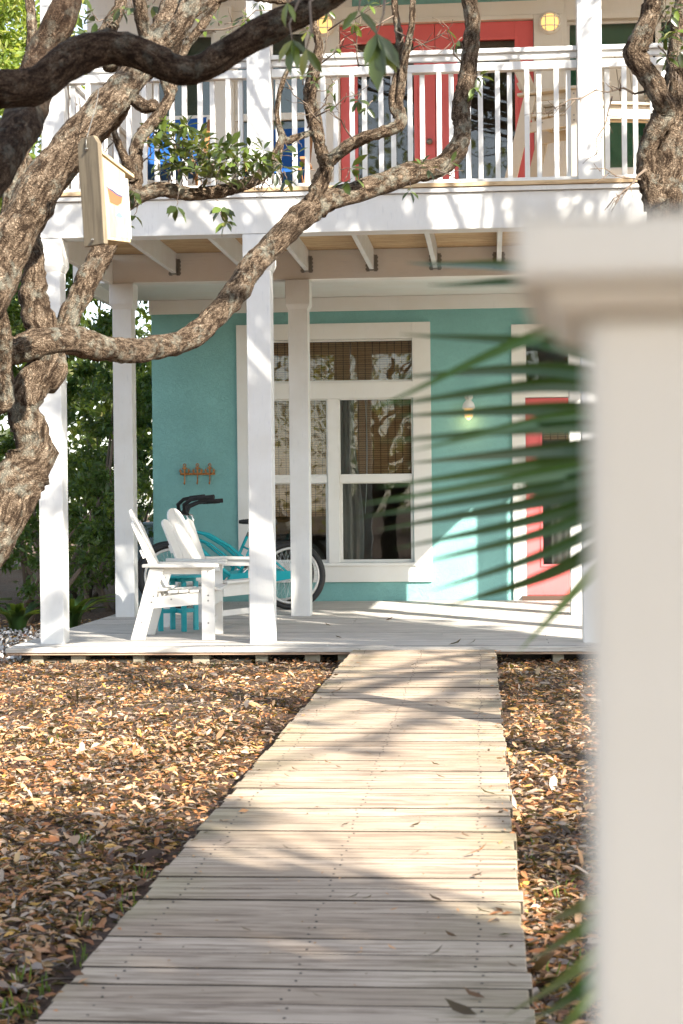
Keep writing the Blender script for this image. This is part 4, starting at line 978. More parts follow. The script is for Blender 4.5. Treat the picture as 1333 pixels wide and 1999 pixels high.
for x, y, n, lp, ax in [(345, 402, 5, 34, (0, -.2, -.8)), (432, 405, 8, 32, (0, -.2, -.6)), (440, 432, 6, 30, (.1, -.2, -.8)), (250, 352, 4, 34, (-.6, -.4, 0)), (262, 375, 5, 32, (0, -.4, -.5)), (262, 420, 4, 30, (0, -.3, -.7)),
                        (240, 440, 4, 28, (0, -.3, -1)), (690, 345, 3, 40, (0, -.6, -.3)), (684, 328, 3, 42, (1, -.3, 0)), (672, 352, 2, 34, (-.4, -.4, -.8)), (700, 195, 5, 24, (0, -.4, -.5)), (716, 210, 4, 24, (0, -.4, -.5)),
                        (655, 205, 4, 24, (-.5, -.4, .2)), (590, 150, 5, 24, (0, -.4, .4)), (615, 160, 4, 24, (.4, -.4, 0)), (640, 175, 3, 24, (.4, -.4, 0)), (800, 372, 4, 28, (0, -.4, -.6)), (822, 322, 5, 22, (0, -.4, .6)), (836, 330, 4, 24, (.4, -.4, 0)),
                        (880, 318, 3, 22, (.5, -.4, .3)), (935, 148, 4, 30, (.5, -.3, -.2)), (925, 170, 4, 26, (.3, -.3, -.6)), (893, 80, 4, 26, (-.7, -.3, -.3)), (445, 66, 5, 30, (0, -.4, -.6)), (476, 30, 4, 30, (.3, -.4, -.6)), (400, 60, 4, 26, (-.3, -.4, 0)),
                        (425, 40, 5, 26, (0, -.4, .2)), (186, 42, 5, 34, (-.4, -.4, -.2)), (180, 24, 4, 30, (-.6, -.4, .3)), (235, 15, 5, 30, (.2, -.4, -.4)), (262, 14, 6, 30, (.5, -.4, -.2)), (296, 10, 5, 28, (0, -.4, -.5)), (540, 335, 5, 28, (0, -.4, 0)), (590, 330, 5, 26, (-.3, -.4, 0)), (580, 300, 4, 26, (0, -.4, .5)), (560, 350, 4, 28, (0, -.4, -.6)), (690, 45, 4, 26, (0, -.4, -.4)), (640, 20, 4, 26, (0, -.4, -.3)), (720, 8, 4, 26, (0, -.4, 0)), (655, 95, 4, 20, (0, -.4, -.7)), (505, 5, 5, 24, (0, -.4, -.4)), (600, 60, 5, 22, (0, -.4, -.4)), (615, 20, 4, 22, (0, -.4, -.4))]:
    d = 7.6 if x < 350 else 8.6; c = wh(x, y, d, n, lp, ax, spread=.8); twig(TW, c - Vector(ax) * .08 + Vector((random.uniform(-.04, .04), 0, .0)), c, .003)
for a, b, n in [((600, 250), (660, 150), 5), ((612, 230), (700, 185), 6), ((604, 190), (640, 60), 6), ((626, 240), (560, 160), 5), ((690, 274), (640, 200), 5), ((620, 130), (700, 60), 5), ((790, 110), (870, 60), 6), ((770, 60), (830, 90), 5), ((900, 120), (860, 40), 5), ((640, 60), (760, 5), 6), ((470, 350), (560, 375), 6), ((500, 348), (600, 260), 5), ((770, 30), (690, 70), 5), ((230, 262), (205, 300), 3), ((700, 130), (690, 30), 5), ((180, 60), (290, 0), 6), ((390, 60), (540, 20), 6), ((850, 330), (900, 355), 3)]:
    bare(TW, at(*a, 8.8 if a[0] > 450 else 7.7), at(*b, 8.6 if a[0] > 450 else 7.6), n, .0045)
TW.build('twigs', MTWIG, TA); LA.build('leaves', MLEAF, TA)
# leaves on tree B (near, blurred)
LB = Leaves(); TW = TwigSet()
for x, y, d, lst in [(570, 78, 4.2, [((-.1, -.2, -1), 70), ((.25, -.2, -1), 60), ((-.5, -.1, -.7), 50), ((.6, -.2, -.6), 45)]), (598, 95, 4.1, [((.5, 0, -.8), 56), ((-.2, 0, -1), 55)]), (735, 65, 3.9, [((.0, -.1, -1), 115), ((-.35, -.2, -.9), 70), ((.4, 0, -.8), 85), ((.15, -.2, -1), 90), ((.6, -.2, -.9), 85)]), (700, 20, 4.1, [((.6, 0, -.7), 60), ((-.6, 0, -.6), 50)]), (560, 5, 4.2, [((-.2, 0, -1), 46), ((.4, 0, -.8), 40)])]:
    c = at(x, y, d)
    for ax, lp in lst:
        LB.P.append(c); LB.D.append(ax); LB.U.append((random.uniform(-1, 1), -1.2, .6)); LB.L.append(lp * d / F); LB.W.append(lp * d / F * .36); LB.R.append(random.uniform(.4, 1))
    twig(TW, at(x + 20, -60, d + .2), c, .005)
TW.build('twigs', MTWIG, TB); LB.build('leaves', MLEAF, TB)
# twigs on tree C
TW = TwigSet(); LC = Leaves()
for a, b, n in [((1262, 178), (1160, 176), 3), ((1165, 175), (1066, 222), 6), ((1195, 188), (1165, 305), 6), ((1260, 330), (1200, 395), 5), ((1250, 350), (1150, 330), 4), ((1262, 330), (1180, 410), 5), ((1300, 200), (1320, 60), 6), ((1290, 60), (1333, 10), 5), ((1285, 90), (1330, 160), 5), ((1300, 40), (1250, -10), 4)]:
    bare(TW, at(*a, 7.45), at(*b, 7.35), n, .0065 if n == 3 else .0045, .45)
for x, y in [(1306, 30), (1318, 60), (1300, 70), (1310, 10), (1326, 100), (1300, 110)]: LC.whorl(at(x, y, 7.35), 5, .06, (0, -.5, -.5))
TW.build('twigs', MTWIG, TC); LC.build('leaves', MLEAF, TC)

# ================================================================ BIRD HOUSE
def birdhouse():
    d = 6.25; s = d / F; O = at(205, 370, d); t = thing('bird_house', 'wooden bird house with painted boats hanging from the leaning oak stem', 'bird house', O)
    # local frame : a = along side wall (towards the right, slightly away), b = towards camera-left normal of back board, vertical
    A = Vector((.64, .77, 0)).normalized(); Bn = Vector((-.77, .64, 0)); ZV = Vector((-.055, 0, 1)).normalized()
    w = .12                                          # depth of box across
    def G(u, v, z): return O + A * u + Bn * v + ZV * z
    def blk(poly, v0, v1):
        m = MB(); vs = [G(u, v0, z) for u, z in poly] + [G(u, v1, z) for u, z in poly]; n = len(poly)
        m.add(vs, [tuple(range(n)), tuple(range(2 * n - 1, n - 1, -1))] + [(i, (i + 1) % n, n + (i + 1) % n, n + i) for i in range(n)]); return m
    h = .185; zb = -.165
    # tall back board seen broad side on at the left: plane spanned by Bn and Z
    def bb(): 
        m = MB(); f = [(-.0, zb - .03), (.118, zb - .03), (.118, .165), (.095, .195), (.022, .195), (-.0, .165)]
        vs = [G(-.020, v, z) for v, z in f] + [G(-.002, v, z) for v, z in f]; n = len(f)
        m.add(vs, [tuple(range(n)), tuple(range(2 * n - 1, n - 1, -1))] + [(i, (i + 1) % n, n + (i + 1) % n, n + i) for i in range(n)]); return m
    bb().build('back_board', MBH, t, bevel=.002)
    blk([(0, zb), (.105, zb), (.105, .075), (0, .128)], .012, .024).build('side_panel', MBHL, t, bevel=.001)
    blk([(0, zb), (.105, zb), (.105, .075), (0, .128)], .094, .106).build('side_panel', MBHL, t, bevel=.001)
    blk([(0, .1285), (.140, .0585), (.140, .0705), (0, .1405)], .002, .116).build('roof', MBHL, t, bevel=.0015)
    blk([(0, zb - .013), (.108, zb - .013), (.108, zb - .001), (0, zb - .001)], .008, .110).build('floor_board', MBHL, t, bevel=.001)
    blk([(.1055, zb + .0), (.118, zb + .0), (.118, .055), (.1055, .055)], .012, .106).build('front_panel', MWold, t, bevel=.002)
    mats = [paint('orange_red_daub', (.66, .12, .05), .6, .2), paint('dark_blue_daub', (.04, .08, .16), .6, .2), paint('white_daub', (.78, .78, .76), .6, .1), paint('aqua_daub', (.15, .50, .52), .6, .2), paint('pink_daub', (.62, .34, .30), .6, .2)]
    def daub(nm, poly, mt, e):
        m = MB(); vs = [G(u, .012 - e - .0006, z) for u, z in poly]; vs += [G(u, .0118, z) for u, z in poly]; n = len(poly)
        m.add(vs, [tuple(range(n)), tuple(range(2 * n - 1, n - 1, -1))] + [(i, (i + 1) % n, n + (i + 1) % n, n + i) for i in range(n)]); return m
    P = t.children[1] if False else [c for c in t.children if c.name.startswith('side_panel')][0]
    def put(nm, poly, k, e): daub(nm, poly, mats[k], e).build(nm, mats[k], P)
    put('painted_hull', [(.020, .010), (.086, -.014), (.080, -.038), (.060, -.050), (.028, -.042)], 0, .0003)
    put('painted_line', [(.016, .014), (.040, .006), (.062, -.006), (.088, -.012), (.084, -.017), (.060, -.012), (.038, .000), (.018, .009)], 1, .0008)
    put('painted_sail', [(.034, .010), (.058, .000), (.066, -.006), (.050, .040), (.044, .050)], 2, .0012)
    put('painted_flag', [(.041, .044), (.050, .042), (.048, .060), (.042, .062)], 4, .0014)
    put('painted_wave', [(.052, -.078), (.072, -.072), (.086, -.090), (.070, -.093), (.050, -.090)], 3, .0003)
    put('painted_shell', [(.058, -.100), (.084, -.098), (.082, -.120), (.066, -.124)], 4, .0003)
    m = MB()
    for z in (.150, zb - .012): m.lathe(tuple(G(-.021, .062, z)), [(.006, .004), (.006, -.004), (.0003, -.005)], 8)
    m.build('screw', MCHROME, t)
    m = MB(); top = at(196, 196, 6.5); a = G(-.024, .062, .152); m.tube([a, a + Vector((0, 0, .03)), a.lerp(top, .4) + Vector((-.006, -.015, 0)), top + Vector((0, -.06, -.02)), top + Vector((0, -.02, .05))], .0016, 5); m.build('hanging_wire', MSTEEL, t)
birdhouse()

# ================================================================ GATE POST (near, blurred)
def gate():
    Yg = .42; x = .2 * Yg / 3413 * 1000; xl = (1203 - 985) * Yg / F
    t = thing('gate_post', 'close white gate post with a square cap filling the right edge, out of focus', 'gate post', (xl + .07, Yg + .07, Z0)); w = .10; K = .84; KZ = lambda z: EYE + (z - EYE) * K
    m = MB(); m.box(xl, xl + w, Yg, Yg + w, Z0 - .1, KZ(1.1124)); m.build('post', MGATE, t, bevel=.004)
    def slab(nm, e0, e1, z0, z1):
        m = MB(); m.hexa([(xl - e0, Yg - e0, z0), (xl + w + e0, Yg - e0, z0), (xl + w + e0, Yg + w + e0, z0), (xl - e0, Yg + w + e0, z0)], [(xl - e1, Yg - e1, z1), (xl + w + e1, Yg - e1, z1), (xl + w + e1, Yg + w + e1, z1), (xl - e1, Yg + w + e1, z1)]); m.build(nm, MGATE, t, bevel=.002)
    slab('moulding', .007, .011, KZ(1.1125), KZ(1.1195)); slab('cap', .0165, .0165, KZ(1.120), KZ(1.1380))
    m = MB(); w2 = w / 2 + .0165; cx, cy = xl + w / 2, Yg + w / 2
    m.add([(cx - w2, cy - w2, KZ(1.1382)), (cx + w2, cy - w2, KZ(1.1382)), (cx + w2, cy + w2, KZ(1.1382)), (cx - w2, cy + w2, KZ(1.1382)), (cx, cy, KZ(1.1430))], [(0, 1, 4), (1, 2, 4), (2, 3, 4), (3, 0, 4), (3, 2, 1, 0)]); m.build('cap_top', MGATE, t)
    t.rotation_euler = (0, 0, math.radians(-3.2))
gate()

# ================================================================ PALM
def palm():
    base = Vector((.62, 1.75, Z0)); t = thing('palmetto', 'green fan palm reaching out from behind the white gate post', 'palm', base)
    st = MB()
    def fan(hub, mids, wpx):
        m = MB()
        for (ym, xt, yt, dt, hue) in mids:
            a = Vector(hub); b = at(1140, ym, 1.66 + random.uniform(-.05, .05)); c = at(xt, yt, dt)
            ctrl = b * 2 - (a + c) / 2 if False else b
            n = 18; vs = []; w0 = wpx * 1.7 / F
            pts, _ = catmull([a, b, c], [1, 1, 1], (c - a).length / 18)
            N = len(pts)
            for i, p in enumerate(pts):
                s = i / (N - 1); dd = (pts[min(i + 1, N - 1)] - pts[max(i - 1, 0)]).normalized(); vw = Vector((.05, .55, 1)).normalized()
                side = dd.cross(Vector((0, 1, .25))).normalized(); up = side.cross(dd)
                w = w0 * (.9 + 1.2 * s if s < .4 else 1.38 * (1 - ((s - .4) / .6) ** 1.15)) / 2 + .0003
                vs += [p + side * w, p + up * w * .5, p - side * w]
            m.add(vs, [(3 * i + k, 3 * i + k + 1, 3 * i + k + 4, 3 * i + k + 3) for i in range(N - 1) for k in (0, 1)], rnd=hue, smooth=False)
        return m
    hub = at(1400, 845, 1.75)
    L1 = [(556, 790, 512, 1.95, .3), (576, 835, 556, 1.8, .1), (688, 780, 652, 1.75, .5), (728, 760, 736, 1.8, .3), (752, 735, 792, 1.6, .2), (645, 720, 800, 1.55, .92), (800, 770, 812, 1.85, .75), (832, 742, 862, 1.6, .4), (812, 800, 880, 1.5, .86),
          (872, 790, 905, 1.9, .3), (893, 735, 952, 1.65, .88), (912, 700, 985, 1.5, .93), (935, 690, 1012, 1.7, .5), (958, 735, 1035, 1.85, .2), (985, 770, 1072, 1.7, .5), (1010, 800, 1105, 1.6, .3), (1045, 840, 1155, 1.75, .6), (1085, 870, 1185, 1.9, .5), (1135, 1010, 1275, 1.6, .93)]
    fan(hub, [(a, b, c, d, h * .45 if h < .85 else (h if d == 1.6 and c > 1200 else .72)) for a, b, c, d, h in L1], 23).build('fan_leaf', MPALM, t)
    st.tube([base, base + Vector((-.02, .0, .35)), hub + Vector((.06, .05, -.3)), hub], [.012, .010, .008, .006], 8)
    hub2 = at(1390, 1660, 1.95)
    L2 = [(1770, 1060, 1806, 2.0, .96), (1812, 1030, 1880, 1.95, .93), (1880, 985, 1985, 1.9, .94), (1925, 1020, 1998, 2.0, .7), (1960, 1060, 2040, 1.9, .93)]
    fan(hub2, L2, 22).build('fan_leaf', MPALM, t)
    st.tube([base, base + Vector((-.02, .02, .2)), hub2], [.012, .010, .006], 8)
    st.build('leaf_stalk', MPALM, t); m = MB(); m.lathe(tuple(base), [(.075, -.05), (.07, .08), (.045, .18), (.01, .22)], 14); m.build('stub_trunk', MBARK, t)
palm()
# ================================================================ LITTER
def litter(name, n, region, smin, smax, mat=MLITTER, zoff=.0, kind='stuff', simple_=False, big=.07):
    x0, x1, y0, y1 = region; P = np.stack([RNG.uniform(x0, x1, n), RNG.uniform(y0, y1, n), Z0 + zoff + .006 + RNG.uniform(0, .024, n)], 1); P[:, 2] += np.where(P[:, 1] < 12.4, -.06 * np.exp(-((P[:, 0] + 1.04) / .12) ** 2), 0)
    P[:, 2] += np.array([0.016 * mnoise.noise(Vector((a * 1.6, b * 1.6, 0))) + 0.010 * mnoise.noise(Vector((a * 7, b * 7, 4))) if -8.4 < a < 5.4 and 1.1 < b < 19.4 else 0 for a, b in P[:, :2]])
    D = np.stack([RNG.normal(size=n), RNG.normal(size=n), RNG.normal(size=n) * .22], 1); U = np.stack([RNG.normal(size=n) * .42, RNG.normal(size=n) * .42, np.ones(n)], 1)
    L = RNG.uniform(smin, smax, n); L[RNG.random(n) < big] *= 1.7; W = L * RNG.uniform(.28, .48, n)
    return P, D, U, L, W, RNG.random(n)
def cat(*a): return [np.concatenate(z) for z in zip(*a)]
A = cat(litter('', 16000, (-5.2, -1.0, 9.0, 12.75), .021, .054), litter('', 30000, (-5.0, -.98, 5.8, 9.0), .021, .054), litter('', 26000, (-3.0, -.97, 2.6, 5.8), .022, .060),
        litter('', 14000, (.06, 1.7, 6.5, 12.75), .021, .054), litter('', 15000, (.05, .95, 2.8, 6.5), .02, .055), litter('', 7000, (-9, -5, 3, 18), .04, .07), litter('', 15000, (1, 6, 1, 12.4), .025, .06), litter('', 3000, (-5.6, -3.55, 12.7, 17), .025, .06))
tag(leaf_obj('leaf_litter', *A, MLITTER, curl=.25), kind='stuff')
st = MB()
for k in range(1500):
    x = random.choice([random.uniform(-4.6, -1.05), random.uniform(-4.6, -1.05), random.uniform(.06, 1.2)]); y = random.uniform(3, 12.5); g = random.uniform(0, 3.14); l = random.uniform(.03, .16)
    z = Z0 + random.uniform(.015, .035); st.tube([(x, y, z), (x + l * .5 * math.cos(g), y + l * .5 * math.sin(g), z + random.uniform(.0, .02)), (x + l * math.cos(g + .3), y + l * math.sin(g + .3), z)], random.uniform(.0008, .0028), 4)
tag(st.build('fallen_twigs', MTWIG, None), kind='stuff')
# pale shell gravel by the porch corner
n = 5200; P = np.stack([RNG.uniform(-5.6, -3.35, n), RNG.uniform(11.6, 15.8, n), Z0 + .012 + RNG.uniform(0, .012, n)], 1); P = P[(P[:, 0] < -3.5 - .35 * np.abs(np.sin(P[:, 1] * 2)) * (P[:, 1] < 12.6)) | (P[:, 1] < 12.1) & (P[:, 0] < -3.75)]; n = len(P)
tag(leaf_obj('shell_gravel', P, rdir(n), rdir(n) + np.array([0, 0, 1]), RNG.uniform(.015, .05, n), RNG.uniform(.012, .035, n), RNG.random(n), MSTONE), kind='stuff')
# grass blades
GP = []; 
for px, py in [(30, 1960), (62, 1975), (50, 1905), (72, 1930), (165, 1800), (170, 1870), (245, 1745), (255, 1765), (155, 1640), (285, 1700), (175, 1640), (1030, 1650), (1033, 1672), (1095, 1745), (1100, 1730), (12, 1985), (420, 1290), (425, 1275), (1135, 1875), (1078, 1895), (105, 1440)]:
    c = onZ(px, py + 14, Z0); GP += [c + Vector((random.uniform(-.03, .03), random.uniform(-.03, .03), 0)) for _ in range(6)]
n = len(GP); D = np.stack([RNG.normal(size=n) * .3, RNG.normal(size=n) * .3, np.ones(n)], 1)
tag(leaf_obj('grass', GP, D, rdir(n), RNG.uniform(.02, .065, n), np.full(n, .006), RNG.random(n), MGRASS), kind='stuff')
# leaves lying on the boardwalk and deck, one object each
random.seed(5)
pos = [(953, 1554, 34, .2), (930, 1671, 44, .55), (932, 1713, 24, .1), (812, 1614, 20, .1), (675, 1613, 18, .08), (945, 1786, 30, .25), (900, 1981, 58, .05), (845, 1872, 44, .12), (716, 1758, 20, .1), (690, 1755, 22, .1), (850, 1760, 26, .1), (770, 1780, 20, .6), (812, 1668, 18, .2), (908, 1635, 20, .3), (925, 1950, 40, .3), (655, 1356, 34, .4), (900, 1413, 14, .3), (1040, 1413, 0, 0), (888, 1260, 26, .1), (920, 1259, 22, .1), (640, 1492, 16, .5), (720, 1475, 16, .3), (850, 1495, 16, .3), (1005, 1415, 0, 0), (765, 1855, 18, .7), (560, 1518, 14, .3), (610, 1479, 14, .2), (660, 1500, 12, .2), (575, 1505, 14, .2), (860, 1520, 18, .1), (520, 1870, 26, .95), (700, 1866, 18, .7), (880, 1830, 22, .2), (748, 1510, 14, .2), (950, 1409, 14, .3), (928, 1421, 14, .7), (886, 1414, 13, .8), (875, 1375, 12, .1), (895, 1380, 12, .1), (930, 1366, 12, .1), (840, 1380, 12, .1), (540, 1535, 14, .2), (1092, 0, 0, 0), (950, 1318, 10, .1), (800, 1332, 10, .1), (620, 1950, 22, .3), (650, 1325, 12, .1), (760, 1390, 12, .1), (716, 1440, 12, .2), (960, 1460, 13, .2), (700, 1390, 11, .1), (390, 1218, 12, .1), (660, 1246, 14, .1), (640, 1222, 12, .1), (760, 1211, 14, .2), (805, 1300, 10, .1), (915, 1300, 9, .1), (560, 1660, 18, .1), (445, 1650, 16, .1), (380, 1680, 18, .2), (480, 1820, 22, .2), (1000, 1890, 20, .2)]
fallen = []
for x, y, lp, hue in pos:
    px_ = x
    if lp < 5 or y > 1998: continue
    c = onZ(x, y, -.013 if y > 1265 else .002); d = (c - Vector((0, 0, EYE))).length; l = lp * d / F * 1.1
    g = random.uniform(-.5, .5) + random.choice([0, math.pi]); D = np.array([[math.cos(g), math.sin(g), .12]]); c = c + Vector((-D[0][0], -D[0][1], 0)) * l * .5 + Vector((0, 0, .004))
    o = leaf_obj('fallen_leaf', [c], D, np.array([[random.uniform(-.4, .4), random.uniform(-.4, .4), 1]]), np.array([l]), np.array([l * .42]), np.array([hue * .75]), MLITTER, curl=-.35)
    fallen.append((c.y, px_, o, hue, y <= 1265, x))
O1 = ['', 'first', 'second', 'third', 'fourth', 'fifth', 'sixth', 'seventh', 'eighth', 'ninth', 'tenth', 'eleventh', 'twelfth', 'thirteenth', 'fourteenth', 'fifteenth', 'sixteenth', 'seventeenth', 'eighteenth', 'nineteenth']
TENS = {20: 'twent', 30: 'thirt', 40: 'fort', 50: 'fift'}
def ordw(n):
    if n < 20: return O1[n]
    t, u = n // 10 * 10, n % 10; return TENS[t] + ('ieth' if u == 0 else 'y ' + O1[u])
for deck in (False, True):
    for side in ('left', 'middle', 'right'):
        def sd(f):
            u = (f[2].data.vertices[0].co.x + 1.0) / 1.03; return 'left' if u < .4 else ('middle' if u < .68 else 'right')
        L_ = sorted([f for f in fallen if f[4] == deck and (deck or sd(f) == side)], key=lambda f: f[0])
        if deck and side != 'left': continue
        for i, f in enumerate(L_):
            colr = 'dark brown' if f[3] < .15 else ('reddish brown' if f[3] < .35 else ('tan' if f[3] < .85 else 'yellow'))
            where = 'on the porch deck' if deck else 'along the %s of the boardwalk' % side
            tag(f[2], '%s fallen leaf, %s nearest the camera %s' % (colr, ordw(i + 1), where), 'leaf', 'fallen leaves on the boardwalk and porch')
# crumbs of leaf and litter that drifted onto the boards
n = 420; y = RNG.uniform(3.0, 12.4, n); e = RNG.random(n) < .45; xx = np.where(e, np.where(RNG.random(n) < .5, -.98 + RNG.exponential(.03, n), .05 - RNG.exponential(.03, n)), RNG.uniform(-.95, .03, n))
big_ = np.where(e, RNG.uniform(.012, .045, n), RNG.uniform(.005, .016, n))
D = np.stack([RNG.normal(size=n), RNG.normal(size=n), RNG.normal(size=n) * .2], 1); U = np.stack([RNG.normal(size=n) * .4, RNG.normal(size=n) * .4, np.ones(n)], 1)
tag(leaf_obj('leaf_crumbs', np.stack([xx, y, np.full(n, -.010)], 1), D, U, big_, big_ * .45, RNG.random(n) * .6, MLITTER, simple_=True), kind='stuff')
# ================================================================ VEGETATION BEHIND
def bush(name, label, cat_, x, y, h, blobs, n, ls, mat, group=None, trunk=True, zb=Z0, stems=5, simple_=True, flat=.9, hue=(0, 1)):
    t = thing(name, label, cat_, (x, y, Z0), group)
    C = [(x + b[0], y + b[1], Z0 + b[2]) for b in blobs]; Rr = [(b[3], b[3], b[3] * flat) for b in blobs]; tot = sum(b[3] ** 2 for b in blobs)
    # many small sprays inside every blob
    cs = []; rs = []; per = []
    for c, r in zip(C, Rr):
        m = max(6, int(26 * r[0] ** 1.3)); k = max(4, int(n * r[0] ** 2 / tot / m))
        for q in range(m):
            d = rdir(1)[0] * (RNG.uniform(.35, 1) ** .5); cs.append(np.array(c) + d * np.array(r)); rr = r[0] * RNG.uniform(.14, .34); rs.append((rr, rr, rr * .7)); per.append(k)
    P = cloud(cs, rs, per, .0); P = P[P[:, 2] > Z0 + .02]; m = len(P)
    D = rdir(m) + np.array([0, 0, -.15]); U = rdir(m) * .8 + np.array([.3, -.4, 1.0])
    L = ls * RNG.uniform(.6, 1.2, m); leaf_obj('leaves', P, D, U, L, L * RNG.uniform(.34, .5, m), RNG.uniform(hue[0], hue[1], m), mat, t, simple_=simple_, curl=.1)
    mb = MB()
    if trunk:
        for s in range(stems):
            c = random.choice(C); a = Vector((x + random.uniform(-.25, .25), y + random.uniform(-.2, .2), Z0 - .05)); b = Vector(c); md = a.lerp(b, .5) + Vector((random.uniform(-.25, .25), random.uniform(-.2, .2), .1))
            mb.tube([a, a.lerp(md, .5) + Vector((random.uniform(-.05, .05), 0, 0)), md, b], [.035 * (h / 3) ** .6 + .008, .028, .020, .008], 7)
        mb.build('stems' if stems > 1 else 'trunk', MTWIG, t)
    return t
BG = 'shrubs and trees left of the house'
bush('shrub', 'dark glossy low shrub at the foot of the hedge beside the porch corner', 'shrub', -4.5, 16.9, 1.5, [(0, 0, .8, .62), (.5, .3, 1.1, .55), (-.5, .2, 1.0, .6), (.1, .1, 1.5, .5)], 5200, .08, MSHRUB, BG, hue=(0, .7))
bush('shrub', 'dense dark green shrub against the left house corner', 'shrub', -4.1, 18.6, 2.0, [(0, 0, 1.2, .7), (.2, .3, 2.0, .6), (-.3, .3, .6, .6), (.1, .2, 2.8, .5)], 5200, .08, MSHRUB, BG, hue=(0, .8))
bush('shrub', 'open twiggy shrub with bare tan stems at the left edge', 'shrub', -5.3, 16.4, 2.2, [(-.2, .3, 1.9, .6), (.3, .4, 2.1, .55), (-.6, .4, 1.5, .5)], 4200, .075, MSHRUB, BG, stems=9)
bush('small_tree', 'glossy magnolia like tree behind the left porch posts', 'tree', -5.0, 19.4, 4.6, [(0, 0, 3.0, .8), (.5, .2, 3.8, .75), (-.6, 0, 2.4, .8), (.3, 0, 4.6, .6), (-.7, .3, 3.8, .7), (.7, .4, 2.5, .6)], 8000, .13, MSHRUB, BG, stems=4)
bush('small_tree', 'yellow green sunlit tree in the top left corner', 'tree', -5.9, 19.9, 6.4, [(0, 0, 5.2, .9), (.2, .4, 6.0, 1.0), (-.6, .5, 7.6, 1.0), (.1, .5, 8.4, 1.0), (-.3, .2, 7.6, .9), (.4, 0, 7.9, .8), (-1.1, 0, 6.8, .9), (.6, .2, 6.3, .8), (-.5, 0, 6.2, .9), (0, 0, 4.2, .8), (.5, 0, 7.0, .7), (-.7, .4, 7.2, .8), (.9, .6, 5.2, .6)], 24000, .12, MYEL, BG, stems=5)
bush('small_tree', 'light leaved tree standing farther back behind the hedge', 'tree', -5.6, 24.0, 6.0, [(0, 0, 2.2, 1.0), (1.1, 0, 3.4, 1.0), (-.9, 0, 3.6, 1.1), (.3, 0, 4.9, 1.0), (.6, .5, 1.2, .9), (-1.4, .5, 2.0, .9)], 8000, .13, MYEL, BG, stems=4)
bush('shrub', 'dark hedge plant at the left frame edge beneath the oak limbs', 'shrub', -6.3, 18.2, 2.4, [(0, 0, 1.4, .9), (.4, 0, 2.3, .8), (-.8, 0, 2.0, .9)], 5000, .09, MSHRUB, BG)
bush('shrub', 'mid green hedge plant far behind the porch left side', 'shrub', -5.1, 21.5, 2.2, [(0, 0, 1.0, .9), (.9, 0, 1.3, .8), (-.8, 0, 1.6, .9), (.2, 0, 2.2, .8)], 5000, .10, MSHRUB, BG)
# strap leaved plants near the ground
def strap(label, x, y, n=26):
    t = thing('strap_leaf_plant', label, 'plant', (x, y, Z0), 'strap leaved plants in the shade'); m = MB()
    for k in range(n):
        g = random.uniform(0, 6.28); l = random.uniform(.35, .6); w = .032; d = Vector((math.cos(g), math.sin(g), 0)); s = Vector((-d.y, d.x, 0)); vs = []
        for i in range(7):
            u = i / 6; p = Vector((x, y, Z0)) + d * l * (.15 + .75 * u * u) + Vector((0, 0, l * (1.15 * u - .62 * u * u))); ww = w * math.sin(math.pi * (.12 + .86 * u)); vs += [p - s * ww, p - Vector((0, 0, .008)), p + s * ww]
        m.add(vs, [(3 * i + q, 3 * i + q + 1, 3 * i + q + 4, 3 * i + q + 3) for i in range(6) for q in (0, 1)], rnd=random.uniform(0, .35), smooth=True)
    m.build('leaves', MSHRUB, t)
strap('broad dark strap leaved plant just right of the corner post', -3.95, 16.1); strap('dark strap leaved plant behind the corner post', -4.35, 15.75); strap('dark strap leaved plant farthest left in the shade', -4.9, 15.6)
# far woods: one mass, left, behind and round the yard behind the camera
cs = []; rs = []; per = []
def mass(x0, x1, y0, y1, z0, z1, m, r, k):
    for _ in range(m):
        rr = random.uniform(.6, 1.2) * r; cs.append((random.uniform(x0, x1), random.uniform(y0, y1), random.uniform(z0, z1))); rs.append((rr, rr, rr * .8)); per.append(k)
mass(-17, -7.0, 25, 34, 0, 11, 90, 1.6, 150); mass(-8, -3.8, 29, 33, 0, 4.5, 20, 1.3, 170); mass(-24, -12, 2, 22, 0, 3.5, 30, 1.8, 90)
mass(-22, 4, -30, -22, 0, 13, 80, 2.6, 110); mass(3, 24, -36, -28, 0, 11, 50, 2.6, 90); mass(-10, 4, -27, -20, 0, 10, 70, 2.0, 160); mass(11, 22, 2, 22, 0, 6, 22, 2.0, 80)
P = cloud(cs, rs, per, .1); P[:, 2] = np.maximum(P[:, 2], Z0); m = len(P); L = RNG.uniform(.14, .34, m)
tag(leaf_obj('far_woods', P, rdir(m), rdir(m) + np.array([0, -.3, .8]), L, L * .5, RNG.random(m), MFAR, simple_=True), kind='stuff')

